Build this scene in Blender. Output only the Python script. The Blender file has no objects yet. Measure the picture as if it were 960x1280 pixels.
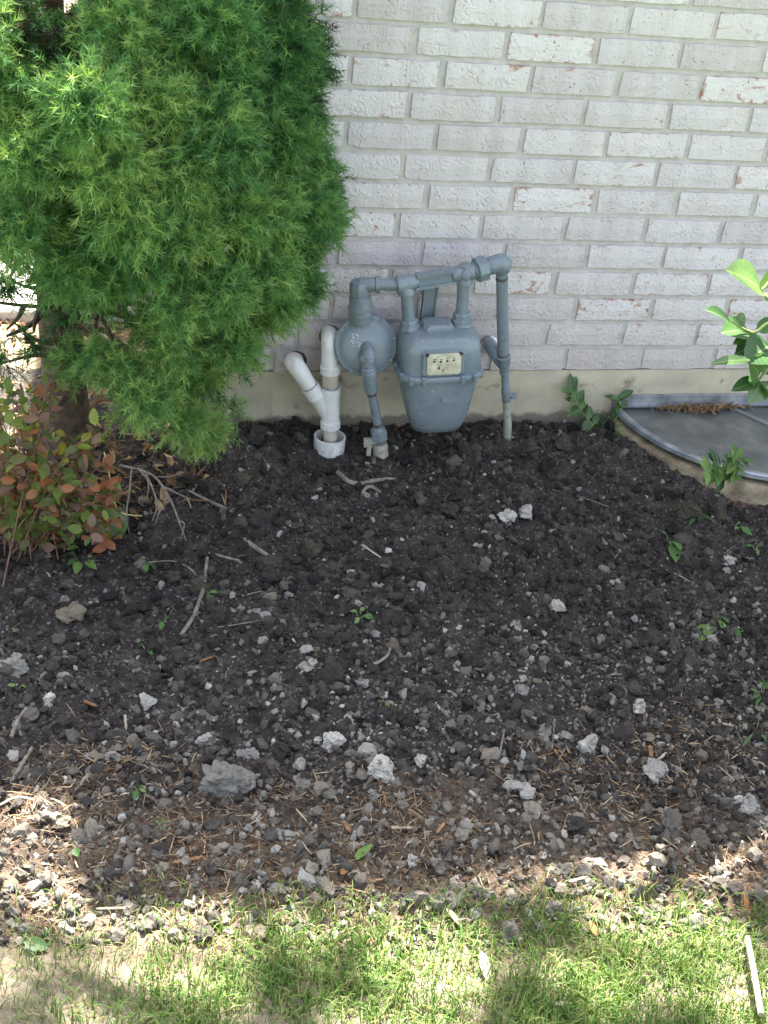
import bpy, math, random
import numpy as np
from mathutils import Vector, Matrix

random.seed(7)
rng = np.random.default_rng(11)
R = math.radians
sc = bpy.context.scene
col = sc.collection

# ------------------------------------------------------------------ camera
CAM = np.array([-0.2478, -2.8019, 1.3802])
RT = np.array([0.97175931, -0.21395944, 0.09952487])
UP = np.array([0.03034186, 0.53155356, 0.84648106])
FW = np.array([0.23401542, 0.81955608, -0.52303405])
FPX = 1644.67                                   # focal length in pixels of the 960x1280 photograph
cd = bpy.data.cameras.new('camera')
cam = bpy.data.objects.new('camera', cd)
col.objects.link(cam)
cd.sensor_fit = 'VERTICAL'
cd.sensor_height = 36.0
cd.lens = FPX / 1280 * 36.0
cd.clip_start = 0.05
cd.clip_end = 600
m = Matrix(((RT[0], UP[0], -FW[0], CAM[0]), (RT[1], UP[1], -FW[1], CAM[1]), (RT[2], UP[2], -FW[2], CAM[2]), (0, 0, 0, 1)))
cam.matrix_world = m
sc.camera = cam

# ------------------------------------------------------------------ sky, sun, exposure
SUN_EL, SUN_AZ = R(62), R(15)                   # azimuth from +Y towards +X: the sun stands behind the house
SUN = np.array([math.sin(SUN_AZ) * math.cos(SUN_EL), math.cos(SUN_AZ) * math.cos(SUN_EL), math.sin(SUN_EL)])
w = bpy.data.worlds.new('World')
sc.world = w
w.use_nodes = True
nt = w.node_tree
bg = nt.nodes['Background']
sky = nt.nodes.new('ShaderNodeTexSky')
sky.sky_type = 'NISHITA'
sky.sun_disc = False
sky.sun_elevation = SUN_EL
sky.sun_rotation = SUN_AZ
sky.air_density = 1.0
sky.dust_density = 4.0
sky.ozone_density = 0.6
hs = nt.nodes.new('ShaderNodeHueSaturation')
hs.inputs['Saturation'].default_value = 0.58     # thin haze: a paler blue all over
nt.links.new(sky.outputs[0], hs.inputs['Color'])
nt.links.new(hs.outputs[0], bg.inputs[0])
bg.inputs[1].default_value = 0.07
sl = bpy.data.lights.new('sun', 'SUN')
sl.energy = 5.0
sl.angle = R(0.53)
sl.color = (1.0, 0.95, 0.86)
so = bpy.data.objects.new('sun', sl)
col.objects.link(so)
so.location = (2, 4, 9)
so.rotation_euler = Vector(SUN).to_track_quat('Z', 'Y').to_euler()
sc.view_settings.view_transform = 'Standard'
sc.view_settings.look = 'None'
sc.view_settings.gamma = 1.0
sc.view_settings.use_curve_mapping = False
sc.view_settings.exposure = 3.2
sc.render.engine = 'CYCLES'
sc.cycles.max_bounces = 8
sc.cycles.diffuse_bounces = 4
sc.cycles.transparent_max_bounces = 6
sc.cycles.use_denoising = True


# ------------------------------------------------------------------ helpers: placing
def ray(u, v):
    return FW + RT * (u - 480) / FPX - UP * (v - 640) / FPX


def at(u, v, Y):
    """the point at distance Y (in front of the wall, negative) that the photograph shows at u, v"""
    d = ray(u, v)
    return CAM + d * (Y - CAM[1]) / d[1]


def _hash(ix, iy, s):
    h = (ix.astype(np.int64) * 374761393 + iy.astype(np.int64) * 668265263 + s * 1274126177) & 0xFFFFFFFF
    h = ((h ^ (h >> 13)) * 1274126177) & 0xFFFFFFFF
    h = h ^ (h >> 16)
    return (h & 0xFFFFFF) / float(0xFFFFFF)


def vnoise(x, y, s=0):
    x = np.asarray(x, float); y = np.asarray(y, float)
    ix = np.floor(x); iy = np.floor(y)
    fx = x - ix; fy = y - iy
    fx = fx * fx * fx * (fx * (fx * 6 - 15) + 10); fy = fy * fy * fy * (fy * (fy * 6 - 15) + 10)
    a = _hash(ix, iy, s); b = _hash(ix + 1, iy, s); c = _hash(ix, iy + 1, s); d = _hash(ix + 1, iy + 1, s)
    return (a + (b - a) * fx) * (1 - fy) + (c + (d - c) * fx) * fy


def rnoise(x, y, s=0, a=0.6):
    return vnoise(x * math.cos(a) - y * math.sin(a), x * math.sin(a) + y * math.cos(a), s)


def sstep(a, b, x):
    t = np.clip((np.asarray(x, float) - a) / (b - a), 0, 1)
    return t * t * (3 - 2 * t)


def lawn_edge(x):
    x = np.asarray(x, float)
    return -1.425 - 0.17 * (x + 0.13) + 0.07 * (vnoise(x * 4.1, x * 0 + 3.3, 5) - 0.5) + 0.05 * (vnoise(x * 13, x * 0 + 1.3, 6) - 0.5)


def H0(x, y):
    """the lie of the land without lumps"""
    x = np.asarray(x, float); y = np.asarray(y, float)
    z = -0.203 + 0.047 * sstep(-0.62, 0.0, y) * sstep(-0.15, 0.18, x)
    z = z + 0.03 * np.exp(-((x - 1.08) ** 2 + (y + 0.22) ** 2) / 0.05)
    z = z + 0.02 * np.exp(-((x - 0.15) ** 2 + (y + 0.02) ** 2) / 0.012)
    z = z - 0.018 * np.exp(-((x - 0.6) ** 2 + (y + 0.16) ** 2) / 0.006) - 0.022 * np.exp(-((x - 0.38) ** 2 + (y + 0.13) ** 2) / 0.005)
    return z


def H(x, y):
    x = np.asarray(x, float); y = np.asarray(y, float)
    bed = sstep(-0.06, 0.05, y - lawn_edge(x)) * 0.8 + 0.2
    z = H0(x, y)
    z = z + 0.030 * (rnoise(x * 3.1, y * 3.1, 1) - 0.5)
    n1 = np.abs(rnoise(x * 11, y * 11, 2, 0.3) - 0.5) * 2
    n2 = np.abs(rnoise(x * 26, y * 26, 3, 1.1) - 0.5) * 2
    n3 = np.abs(rnoise(x * 58, y * 58, 4, 0.2) - 0.5) * 2
    n4 = rnoise(x * 130, y * 130, 8, 0.9)
    z = z + bed * (0.020 * (0.5 - n1) + 0.016 * (0.5 - n2) + 0.010 * (0.5 - n3) + 0.005 * (n4 - 0.5))
    return z


def gnd(u, v):
    """the point of the bed that the photograph shows at u, v"""
    d = ray(u, v)
    z = -0.19
    for _ in range(12):
        p = CAM + d * (z - CAM[2]) / d[2]
        z = float(H(p[0], p[1]))
    return CAM + d * (z - CAM[2]) / d[2]


def mpp(p):
    return np.linalg.norm(np.asarray(p) - CAM) / FPX      # metres per photograph pixel at p


# ------------------------------------------------------------------ helpers: meshes
def np_mesh(name, V, F, tone=None, smooth=True, sharp=None):
    V = np.asarray(V, np.float32); F = np.asarray(F, np.int32)
    me = bpy.data.meshes.new(name)
    n = F.shape[1]
    me.vertices.add(len(V)); me.vertices.foreach_set('co', V.ravel())
    me.loops.add(F.size); me.loops.foreach_set('vertex_index', F.ravel())
    me.polygons.add(len(F)); me.polygons.foreach_set('loop_start', np.arange(0, F.size, n, dtype=np.int32))
    me.polygons.foreach_set('use_smooth', np.full(len(F), smooth))
    if tone is not None:
        a = me.attributes.new('tone', 'FLOAT', 'POINT')
        a.data.foreach_set('value', np.asarray(tone, np.float32))
    me.update(calc_edges=True)
    me.validate()
    if sharp is not None:
        me.set_sharp_from_angle(angle=R(sharp))
    return me


def link(name, me, mat, parent=None, loc=(0, 0, 0)):
    o = bpy.data.objects.new(name, me)
    col.objects.link(o)
    if mat is not None and me is not None and len(me.materials) == 0:
        me.materials.append(mat)
    o.parent = parent
    o.location = loc
    return o


def tag(o, label=None, cat=None, group=None, kind=None):
    if label: o['label'] = label
    if cat: o['category'] = cat
    if group: o['group'] = group
    if kind: o['kind'] = kind
    return o


def empty(name, loc, label, cat, group=None):
    o = bpy.data.objects.new(name, None)
    o.empty_display_size = 0.05
    col.objects.link(o)
    o.location = loc
    return tag(o, label, cat, group)


class MB:
    """collects polygons in world coordinates; build() links them as one mesh under a parent"""
    def __init__(s):
        s.v = []; s.f = []

    def add(s, V, F):
        b = len(s.v)
        s.v.extend([tuple(map(float, p)) for p in V])
        s.f.extend([tuple(b + i for i in f) for f in F])
        return s

    def rev(s, p0, d, prof, n=20, ref=None):
        """surface of revolution: prof = [(distance along d, radius)]"""
        p0 = np.asarray(p0, float); d = np.asarray(d, float); d = d / np.linalg.norm(d)
        a = np.array([0, 0, 1.0]) if abs(d[2]) < 0.9 else np.array([1.0, 0, 0])
        if ref is not None: a = np.asarray(ref, float)
        x = np.cross(a, d); x /= np.linalg.norm(x); y = np.cross(d, x)
        V = []; F = []
        for t, r in prof:
            for k in range(n):
                an = 2 * math.pi * k / n
                V.append(p0 + d * t + (x * math.cos(an) + y * math.sin(an)) * max(r, 1e-5))
        for i in range(len(prof) - 1):
            for k in range(n):
                F.append((i * n + k, i * n + (k + 1) % n, (i + 1) * n + (k + 1) % n, (i + 1) * n + k))
        F.append(tuple(range(n))[::-1]); F.append(tuple((len(prof) - 1) * n + k for k in range(n)))
        return s.add(V, F)

    def cyl(s, p0, p1, r, r2=None, n=20, ch=0.0):
        p0 = np.asarray(p0, float); p1 = np.asarray(p1, float); L = np.linalg.norm(p1 - p0); r2 = r if r2 is None else r2
        ch = min(ch, L / 3)
        pr = [(0, r - ch), (ch, r), (L - ch, r2), (L, r2 - ch)] if ch else [(0, r), (L, r2)]
        return s.rev(p0, p1 - p0, pr, n)

    def path(s, P, rad, n=12, sub=1):
        P = [np.asarray(p, float) for p in P]
        if np.isscalar(rad): rad = [rad] * len(P)
        if sub > 1 and len(P) > 2:
            Q = []; rr = []
            for i in range(len(P) - 1):
                a = P[max(i - 1, 0)]; b = P[i]; c = P[i + 1]; d = P[min(i + 2, len(P) - 1)]
                for k in range(sub):
                    t = k / sub
                    Q.append(0.5 * ((2 * b) + (c - a) * t + (2 * a - 5 * b + 4 * c - d) * t * t + (3 * b - a - 3 * c + d) * t ** 3))
                    rr.append(rad[i] + (rad[i + 1] - rad[i]) * t)
            Q.append(P[-1]); rr.append(rad[-1]); P, rad = Q, rr
        V = []; F = []
        x = None
        for i, p in enumerate(P):
            t = P[min(i + 1, len(P) - 1)] - P[max(i - 1, 0)]
            t = t / (np.linalg.norm(t) + 1e-12)
            if x is None:
                a = np.array([0, 0, 1.0]) if abs(t[2]) < 0.9 else np.array([1.0, 0, 0])
                x = np.cross(a, t)
            x = x - t * np.dot(x, t); x /= np.linalg.norm(x); y = np.cross(t, x)
            for k in range(n):
                an = 2 * math.pi * k / n
                V.append(p + (x * math.cos(an) + y * math.sin(an)) * rad[i])
        for i in range(len(P) - 1):
            for k in range(n):
                F.append((i * n + k, i * n + (k + 1) % n, (i + 1) * n + (k + 1) % n, (i + 1) * n + k))
        F.append(tuple(range(n))[::-1]); F.append(tuple((len(P) - 1) * n + k for k in range(n)))
        return s.add(V, F)

    def box(s, c, h, ax=None):
        c = np.asarray(c, float)
        A = np.eye(3) if ax is None else np.asarray(ax, float)
        V = [c + A[0] * h[0] * i + A[1] * h[1] * j + A[2] * h[2] * k for i in (-1, 1) for j in (-1, 1) for k in (-1, 1)]
        return s.add(V, [(0, 1, 3, 2), (4, 6, 7, 5), (0, 4, 5, 1), (2, 3, 7, 6), (0, 2, 6, 4), (1, 5, 7, 3)])

    def loft(s, rings):
        n = len(rings[0]); V = [p for r in rings for p in r]; F = []
        for i in range(len(rings) - 1):
            for k in range(n):
                F.append((i * n + k, i * n + (k + 1) % n, (i + 1) * n + (k + 1) % n, (i + 1) * n + k))
        F.append(tuple(range(n))[::-1]); F.append(tuple((len(rings) - 1) * n + k for k in range(n)))
        return s.add(V, F)

    def build(s, name, mat, parent=None, smooth=True, sharp=35, origin=None):
        o0 = np.array(parent.location if parent is not None and origin is None else (origin if origin is not None else (0, 0, 0)))
        if parent is not None and parent.parent is not None: o0 = o0 + np.array(parent.parent.location)
        me = bpy.data.meshes.new(name)
        me.from_pydata([tuple(np.array(p) - o0) for p in s.v], [], s.f)
        me.polygons.foreach_set('use_smooth', [smooth] * len(me.polygons))
        me.update()
        if smooth: me.set_sharp_from_angle(angle=R(sharp))
        o = link(name, me, mat, parent)
        if parent is None and origin is not None: o.location = tuple(origin)
        return o


def rand_rot(n, tilt=None):
    """n random rotation matrices; tilt limits the lean from upright"""
    if tilt is None:
        q = rng.normal(size=(n, 4)); q /= np.linalg.norm(q, axis=1)[:, None]
        a, b, c, d = q.T
        return np.stack([np.stack([1 - 2 * (c * c + d * d), 2 * (b * c - a * d), 2 * (b * d + a * c)], 1),
                         np.stack([2 * (b * c + a * d), 1 - 2 * (b * b + d * d), 2 * (c * d - a * b)], 1),
                         np.stack([2 * (b * d - a * c), 2 * (c * d + a * b), 1 - 2 * (b * b + c * c)], 1)], 1)
    z = rng.uniform(0, 2 * math.pi, n); t = rng.normal(0, tilt, n); t2 = rng.normal(0, tilt, n)
    c, s_ = np.cos(z), np.sin(z); o = np.zeros(n); e = np.ones(n)
    Rz = np.stack([np.stack([c, -s_, o], 1), np.stack([s_, c, o], 1), np.stack([o, o, e], 1)], 1)
    c, s_ = np.cos(t), np.sin(t)
    Rx = np.stack([np.stack([e, o, o], 1), np.stack([o, c, -s_], 1), np.stack([o, s_, c], 1)], 1)
    c, s_ = np.cos(t2), np.sin(t2)
    Ry = np.stack([np.stack([c, o, s_], 1), np.stack([o, e, o], 1), np.stack([-s_, o, c], 1)], 1)
    return Ry @ Rx @ Rz


def scatter(temps, pos, rot, scl, tone):
    """copies of templates (V, F) joined: arrays of verts, faces, tones"""
    n = len(pos); which = rng.integers(0, len(temps), n)
    VV = []; FF = []; TT = []; base = 0
    for k, (tv, tf) in enumerate(temps):
        i = np.nonzero(which == k)[0]
        if len(i) == 0: continue
        v = np.einsum('nij,nvj->nvi', rot[i], tv[None] * scl[i][:, None, :]) + pos[i][:, None, :]
        f = tf[None] + (np.arange(len(i)) * len(tv))[:, None, None] + base
        VV.append(v.reshape(-1, 3)); FF.append(f.reshape(-1, tf.shape[1])); TT.append(np.repeat(tone[i], len(tv)))
        base += len(i) * len(tv)
    return np.concatenate(VV), np.concatenate(FF), np.concatenate(TT)


def ico(sub):
    t = (1 + 5 ** 0.5) / 2
    V = [(-1, t, 0), (1, t, 0), (-1, -t, 0), (1, -t, 0), (0, -1, t), (0, 1, t), (0, -1, -t), (0, 1, -t), (t, 0, -1), (t, 0, 1), (-t, 0, -1), (-t, 0, 1)]
    F = [(0, 11, 5), (0, 5, 1), (0, 1, 7), (0, 7, 10), (0, 10, 11), (1, 5, 9), (5, 11, 4), (11, 10, 2), (10, 7, 6), (7, 1, 8),
         (3, 9, 4), (3, 4, 2), (3, 2, 6), (3, 6, 8), (3, 8, 9), (4, 9, 5), (2, 4, 11), (6, 2, 10), (8, 6, 7), (9, 8, 1)]
    V = [np.array(p, float) / np.linalg.norm(p) for p in V]
    for _ in range(sub):
        mid = {}; G = []
        def mp(a, b):
            k = (min(a, b), max(a, b))
            if k not in mid:
                p = V[a] + V[b]; V.append(p / np.linalg.norm(p)); mid[k] = len(V) - 1
            return mid[k]
        for a, b, c in F:
            ab, bc, ca = mp(a, b), mp(b, c), mp(c, a)
            G += [(a, ab, ca), (b, bc, ab), (c, ca, bc), (ab, bc, ca)]
        F = G
    return np.array(V), np.array(F, np.int32)


def rock(sub, seed, jag=0.25, cuts=5, flat=0.8):
    """a broken stone: a ball cut by random planes and roughened"""
    r = np.random.default_rng(seed)
    V, F = ico(sub)
    V = V.copy()
    for _ in range(cuts):
        n = r.normal(size=3); n /= np.linalg.norm(n); d = r.uniform(0.45, 0.85)
        k = V @ n - d
        V = V - np.where(k > 0, k, 0)[:, None] * n
    k = 2.2
    q = r.uniform(0, 9, 3)
    nz = vnoise(V[:, 0] * k + q[0] + V[:, 2] * 1.7, V[:, 1] * k + q[1] - V[:, 2] * 1.3, seed) - 0.5
    V = V * (1 + jag * nz[:, None] * 1.6) + r.normal(0, jag * 0.08, V.shape)
    V[:, 2] *= flat
    return V, F


def clod(sub, seed):
    r = np.random.default_rng(seed)
    V, F = ico(sub)
    q = r.uniform(0, 9, 3)
    nz = vnoise(V[:, 0] * 2.1 + q[0] + V[:, 2] * 1.9, V[:, 1] * 2.1 + q[1] - V[:, 2] * 1.6, seed) - 0.5
    nz2 = vnoise(V[:, 0] * 5 + q[1] + V[:, 2] * 3.9, V[:, 1] * 5 + q[2] - V[:, 2] * 3.6, seed + 1) - 0.5
    return V * (1 + 0.7 * nz + 0.4 * nz2)[:, None] * np.array([1, 1, 0.8]), F


# ------------------------------------------------------------------ helpers: materials
def new_mat(name):
    mt = bpy.data.materials.new(name)
    mt.use_nodes = True
    n = mt.node_tree
    return mt, n, n.nodes['Principled BSDF'], n.nodes['Material Output']


def N(n, t, **k):
    o = n.nodes.new(t)
    for a, b in k.items(): setattr(o, a, b)
    return o


def ramp(n, src, stops):
    r = N(n, 'ShaderNodeValToRGB')
    e = r.color_ramp.elements
    while len(e) < len(stops): e.new(0.5)
    for k, (p, c) in enumerate(stops):
        e[k].position = p
        e[k].color = (*c, 1) if not np.isscalar(c) else (c, c, c, 1)
    n.links.new(src, r.inputs[0])
    return r.outputs[0]


def mix(n, fac, a, b, bt='MIX'):
    x = N(n, 'ShaderNodeMix', data_type='RGBA', blend_type=bt)
    for i, s in ((0, fac), (6, a), (7, b)):
        if hasattr(s, 'links') or isinstance(s, bpy.types.NodeSocket): n.links.new(s, x.inputs[i])
        elif np.isscalar(s): x.inputs[i].default_value = s
        else: x.inputs[i].default_value = (*s, 1)
    return x.outputs[2]


def math_(n, op, a, b=0.0, clamp=False):
    x = N(n, 'ShaderNodeMath', operation=op, use_clamp=clamp)
    for i, s in ((0, a), (1, b)):
        if isinstance(s, bpy.types.NodeSocket): n.links.new(s, x.inputs[i])
        else: x.inputs[i].default_value = s
    return x.outputs[0]


def noise(n, vec, scale, detail=4, rough=0.55, dist=0.0):
    x = N(n, 'ShaderNodeTexNoise')
    x.inputs['Scale'].default_value = scale; x.inputs['Detail'].default_value = detail
    x.inputs['Roughness'].default_value = rough; x.inputs['Distortion'].default_value = dist
    if vec is not None: n.links.new(vec, x.inputs['Vector'])
    return x.outputs[0]


def coords(n, kind='Object'):
    return N(n, 'ShaderNodeTexCoord').outputs[kind]


def pos(n):
    return N(n, 'ShaderNodeNewGeometry').outputs['Position']


def attr(n, name='tone'):
    return N(n, 'ShaderNodeAttribute', attribute_name=name).outputs['Fac']


def bump(n, b, src, strength=0.4, dist=0.002, prev=None):
    x = N(n, 'ShaderNodeBump')
    x.inputs['Strength'].default_value = strength; x.inputs['Distance'].default_value = dist
    n.links.new(src, x.inputs['Height'])
    if prev is not None: n.links.new(prev, x.inputs['Normal'])
    if b is not None: n.links.new(x.outputs[0], b.inputs['Normal'])
    return x.outputs[0]


def mapping(n, vec, scale):
    x = N(n, 'ShaderNodeMapping')
    x.inputs['Scale'].default_value = scale
    n.links.new(vec, x.inputs['Vector'])
    return x.outputs[0]


M = {}


def mottled(name, c1, c2, scale=30, rough=0.7, bmp=0.3, bscale=120, bdist=0.001, metal=0.0, c3=None, spec=0.5):
    mt, n, b, o = new_mat(name)
    v = pos(n)
    f = noise(n, v, scale, 5, 0.6)
    st = [(0.35, c1), (0.65, c2)] if c3 is None else [(0.3, c1), (0.5, c2), (0.72, c3)]
    n.links.new(ramp(n, f, st), b.inputs['Base Color'])
    b.inputs['Roughness'].default_value = rough
    b.inputs['Metallic'].default_value = metal
    b.inputs['Specular IOR Level'].default_value = spec
    bump(n, b, noise(n, v, bscale, 4, 0.6), bmp, bdist)
    M[name] = mt
    return mt


def leafy(name, stops, trans=0.35, rough=0.5, spec=0.3):
    """leaf colour from the 'tone' of each leaf, light passing through"""
    mt, n, b, o = new_mat(name)
    t = attr(n)
    c = ramp(n, math_(n, 'ADD', t, math_(n, 'MULTIPLY', math_(n, 'SUBTRACT', noise(n, pos(n), 60, 2), 0.5), 0.3)), stops)
    n.links.new(c, b.inputs['Base Color'])
    b.inputs['Roughness'].default_value = rough
    b.inputs['Specular IOR Level'].default_value = spec
    tr = N(n, 'ShaderNodeBsdfTranslucent')
    n.links.new(mix(n, 1.0, c, (1.0, 1.0, 0.55), 'MULTIPLY'), tr.inputs['Color'])
    ms = N(n, 'ShaderNodeMixShader')
    ms.inputs[0].default_value = trans
    n.links.new(b.outputs[0], ms.inputs[1]); n.links.new(tr.outputs[0], ms.inputs[2])
    n.links.new(ms.outputs[0], o.inputs[0])
    M[name] = mt
    return mt


def objleaf(name, stops, trans=0.3, rough=0.4, spec=0.5):
    """the same for single leaves: the colour varies from leaf to leaf, a paler midrib"""
    mt, n, b, o = new_mat(name)
    r = N(n, 'ShaderNodeObjectInfo').outputs['Random']
    c = ramp(n, math_(n, 'ADD', r, math_(n, 'MULTIPLY', math_(n, 'SUBTRACT', noise(n, pos(n), 90, 3), 0.5), 0.5)), stops)
    oc = N(n, 'ShaderNodeSeparateXYZ'); n.links.new(coords(n), oc.inputs[0])
    ay = math_(n, 'ABSOLUTE', oc.outputs[1])
    rib = math_(n, 'SUBTRACT', 1.0, math_(n, 'MULTIPLY', ay, 55), True)
    side = math_(n, 'PINGPONG', math_(n, 'SUBTRACT', oc.outputs[0], math_(n, 'MULTIPLY', ay, 0.8)), 0.06)
    side = math_(n, 'SUBTRACT', 1.0, math_(n, 'MULTIPLY', side, 110), True)
    c = mix(n, math_(n, 'MULTIPLY', math_(n, 'MAXIMUM', rib, math_(n, 'MULTIPLY', side, 0.55)), 0.45), c, (0.42, 0.48, 0.25))
    n.links.new(c, b.inputs['Base Color'])
    b.inputs['Roughness'].default_value = rough
    b.inputs['Specular IOR Level'].default_value = spec
    bump(n, b, noise(n, pos(n), 260, 2), 0.25, 0.0008)
    tr = N(n, 'ShaderNodeBsdfTranslucent')
    n.links.new(mix(n, 1.0, c, (1.0, 1.0, 0.5), 'MULTIPLY'), tr.inputs['Color'])
    ms = N(n, 'ShaderNodeMixShader')
    ms.inputs[0].default_value = trans
    n.links.new(b.outputs[0], ms.inputs[1]); n.links.new(tr.outputs[0], ms.inputs[2])
    n.links.new(ms.outputs[0], o.inputs[0])
    M[name] = mt
    return mt


def brick_mat():
    mt, n, b, o = new_mat('whitewashed_brick')
    rnd = N(n, 'ShaderNodeObjectInfo').outputs['Random']
    p = pos(n)
    band = ramp(n, noise(n, mapping(n, p, (27, 27, 2.5)), 1.0, 0, 0.4), [(0.38, 0.36), (0.43, 0.5), (0.57, 0.5), (0.62, 0.66)])             # upright bands of thicker and thinner wash
    tone = math_(n, 'ADD', math_(n, 'MULTIPLY', rnd, 0.55), math_(n, 'MULTIPLY', band, 0.6))
    white = ramp(n, tone, [(0.15, (0.53, 0.465, 0.48)), (0.45, (0.63, 0.575, 0.60)), (0.8, (0.73, 0.68, 0.705))])
    red = ramp(n, noise(n, p, 50, 3), [(0.3, (0.27, 0.095, 0.06)), (0.7, (0.45, 0.20, 0.13))])
    bare = noise(n, mapping(n, p, (1.0, 1.0, 1.7)), 26, 5, 0.66, 0.9)
    lim = math_(n, 'SUBTRACT', 0.672, math_(n, 'MULTIPLY', math_(n, 'POWER', rnd, 1.8), 0.12))
    ge = N(n, 'ShaderNodeSeparateXYZ'); n.links.new(coords(n, 'Generated'), ge.inputs[0])     # the wash has worn most along the edges
    ex = math_(n, 'POWER', math_(n, 'ABSOLUTE', math_(n, 'MULTIPLY', math_(n, 'SUBTRACT', ge.outputs[0], 0.5), 2.0)), 16.0)
    ez = math_(n, 'POWER', math_(n, 'ABSOLUTE', math_(n, 'MULTIPLY', math_(n, 'SUBTRACT', ge.outputs[2], 0.5), 2.0)), 7.0)
    lim = math_(n, 'SUBTRACT', lim, math_(n, 'MULTIPLY', math_(n, 'MAXIMUM', ex, ez), math_(n, 'MULTIPLY', rnd, 0.15)))
    fac = math_(n, 'MULTIPLY', math_(n, 'MULTIPLY', math_(n, 'SUBTRACT', bare, lim), 9, True), ramp(n, noise(n, p, 70, 3, 0.6), [(0.30, 0.35), (0.60, 1.0)]))
    pink = math_(n, 'MULTIPLY', math_(n, 'SUBTRACT', noise(n, p, 9, 3), 0.5), 1.6, True)
    c = mix(n, pink, white, (0.62, 0.50, 0.475))
    c = mix(n, fac, c, red)
    pits = noise(n, p, 150, 2, 0.5)
    c = mix(n, math_(n, 'MULTIPLY', math_(n, 'SUBTRACT', pits, 0.665), 10, True), c, (0.24, 0.17, 0.155))
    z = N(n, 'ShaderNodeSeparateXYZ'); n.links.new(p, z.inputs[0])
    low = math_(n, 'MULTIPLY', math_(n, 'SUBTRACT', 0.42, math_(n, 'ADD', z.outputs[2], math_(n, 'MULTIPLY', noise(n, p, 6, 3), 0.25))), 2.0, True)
    c = mix(n, math_(n, 'MULTIPLY', low, 0.6), c, (0.47, 0.40, 0.30))   # splashed soil plus painted-in warm bounce light on the lower courses
    n.links.new(c, b.inputs['Base Color'])
    b.inputs['Roughness'].default_value = 0.75
    wr = N(n, 'ShaderNodeTexWave'); wr.wave_type = 'BANDS'
    wr.inputs['Scale'].default_value = 15; wr.inputs['Distortion'].default_value = 19; wr.inputs['Detail'].default_value = 3
    wr.inputs['Detail Scale'].default_value = 2.2
    n.links.new(p, wr.inputs['Vector'])
    h = math_(n, 'ADD', math_(n, 'MULTIPLY', math_(n, 'MULTIPLY', wr.outputs['Fac'], 0.5), ramp(n, noise(n, p, 21, 2), [(0.42, 0.0), (0.62, 1.0)])), math_(n, 'ADD', noise(n, p, 110, 5, 0.65), math_(n, 'MULTIPLY', pits, -0.4)))
    bump(n, b, h, 0.7, 0.004)
    M['brick'] = mt


def mortar_mat():
    mt, n, b, o = new_mat('mortar')
    p = pos(n)
    c = ramp(n, noise(n, p, 40, 5, 0.7), [(0.3, (0.44, 0.402, 0.39)), (0.7, (0.60, 0.562, 0.55))])
    c = mix(n, math_(n, 'MULTIPLY', math_(n, 'SUBTRACT', noise(n, p, 5, 3), 0.52), 1.6, True), c, (0.50, 0.45, 0.38))
    n.links.new(c, b.inputs['Base Color'])
    b.inputs['Roughness'].default_value = 0.9
    bump(n, b, noise(n, p, 350, 4, 0.7), 0.5, 0.001)
    M['mortar'] = mt


def foundation_mat():
    mt, n, b, o = new_mat('parged_concrete')
    p = pos(n)
    c = ramp(n, noise(n, mapping(n, p, (1, 1, 2.2)), 7, 5, 0.6), [(0.25, (0.36, 0.33, 0.26)), (0.5, (0.48, 0.43, 0.32)), (0.75, (0.58, 0.51, 0.37))])
    c = mix(n, math_(n, 'MULTIPLY', math_(n, 'SUBTRACT', noise(n, p, 14, 5, 0.65), 0.60), 7, True), c, (0.17, 0.115, 0.075))
    c = mix(n, math_(n, 'MULTIPLY', math_(n, 'SUBTRACT', noise(n, mapping(n, p, (1, 1, 0.35)), 5, 3), 0.6), 3.0, True), c, (0.47, 0.30, 0.16))
    z = N(n, 'ShaderNodeSeparateXYZ'); n.links.new(p, z.inputs[0])
    low = math_(n, 'MULTIPLY', math_(n, 'SUBTRACT', math_(n, 'MULTIPLY', noise(n, p, 22, 5, 0.7), 0.055), math_(n, 'ADD', z.outputs[2], 0.143)), 90, True)
    spl = math_(n, 'SUBTRACT', noise(n, p, 75, 5, 0.7), math_(n, 'ADD', 0.60, math_(n, 'MULTIPLY', math_(n, 'ADD', z.outputs[2], 0.15), 1.0)))
    c = mix(n, math_(n, 'MULTIPLY', math_(n, 'MULTIPLY', spl, 12, True), 0.8), c, (0.15, 0.115, 0.085))
    c = mix(n, math_(n, 'MULTIPLY', math_(n, 'SUBTRACT', noise(n, mapping(n, p, (1, 1, 0.12)), 24, 4, 0.6), 0.54), 2.2, True), c, (0.34, 0.30, 0.24))
    c = mix(n, math_(n, 'MULTIPLY', low, 0.75), c, (0.10, 0.085, 0.07))   # soil stuck along the foot
    n.links.new(c, b.inputs['Base Color'])
    b.inputs['Roughness'].default_value = 0.88
    bump(n, b, math_(n, 'ADD', noise(n, p, 45, 5, 0.7), noise(n, p, 260, 3)), 0.35, 0.003)
    M['foundation'] = mt


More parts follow.
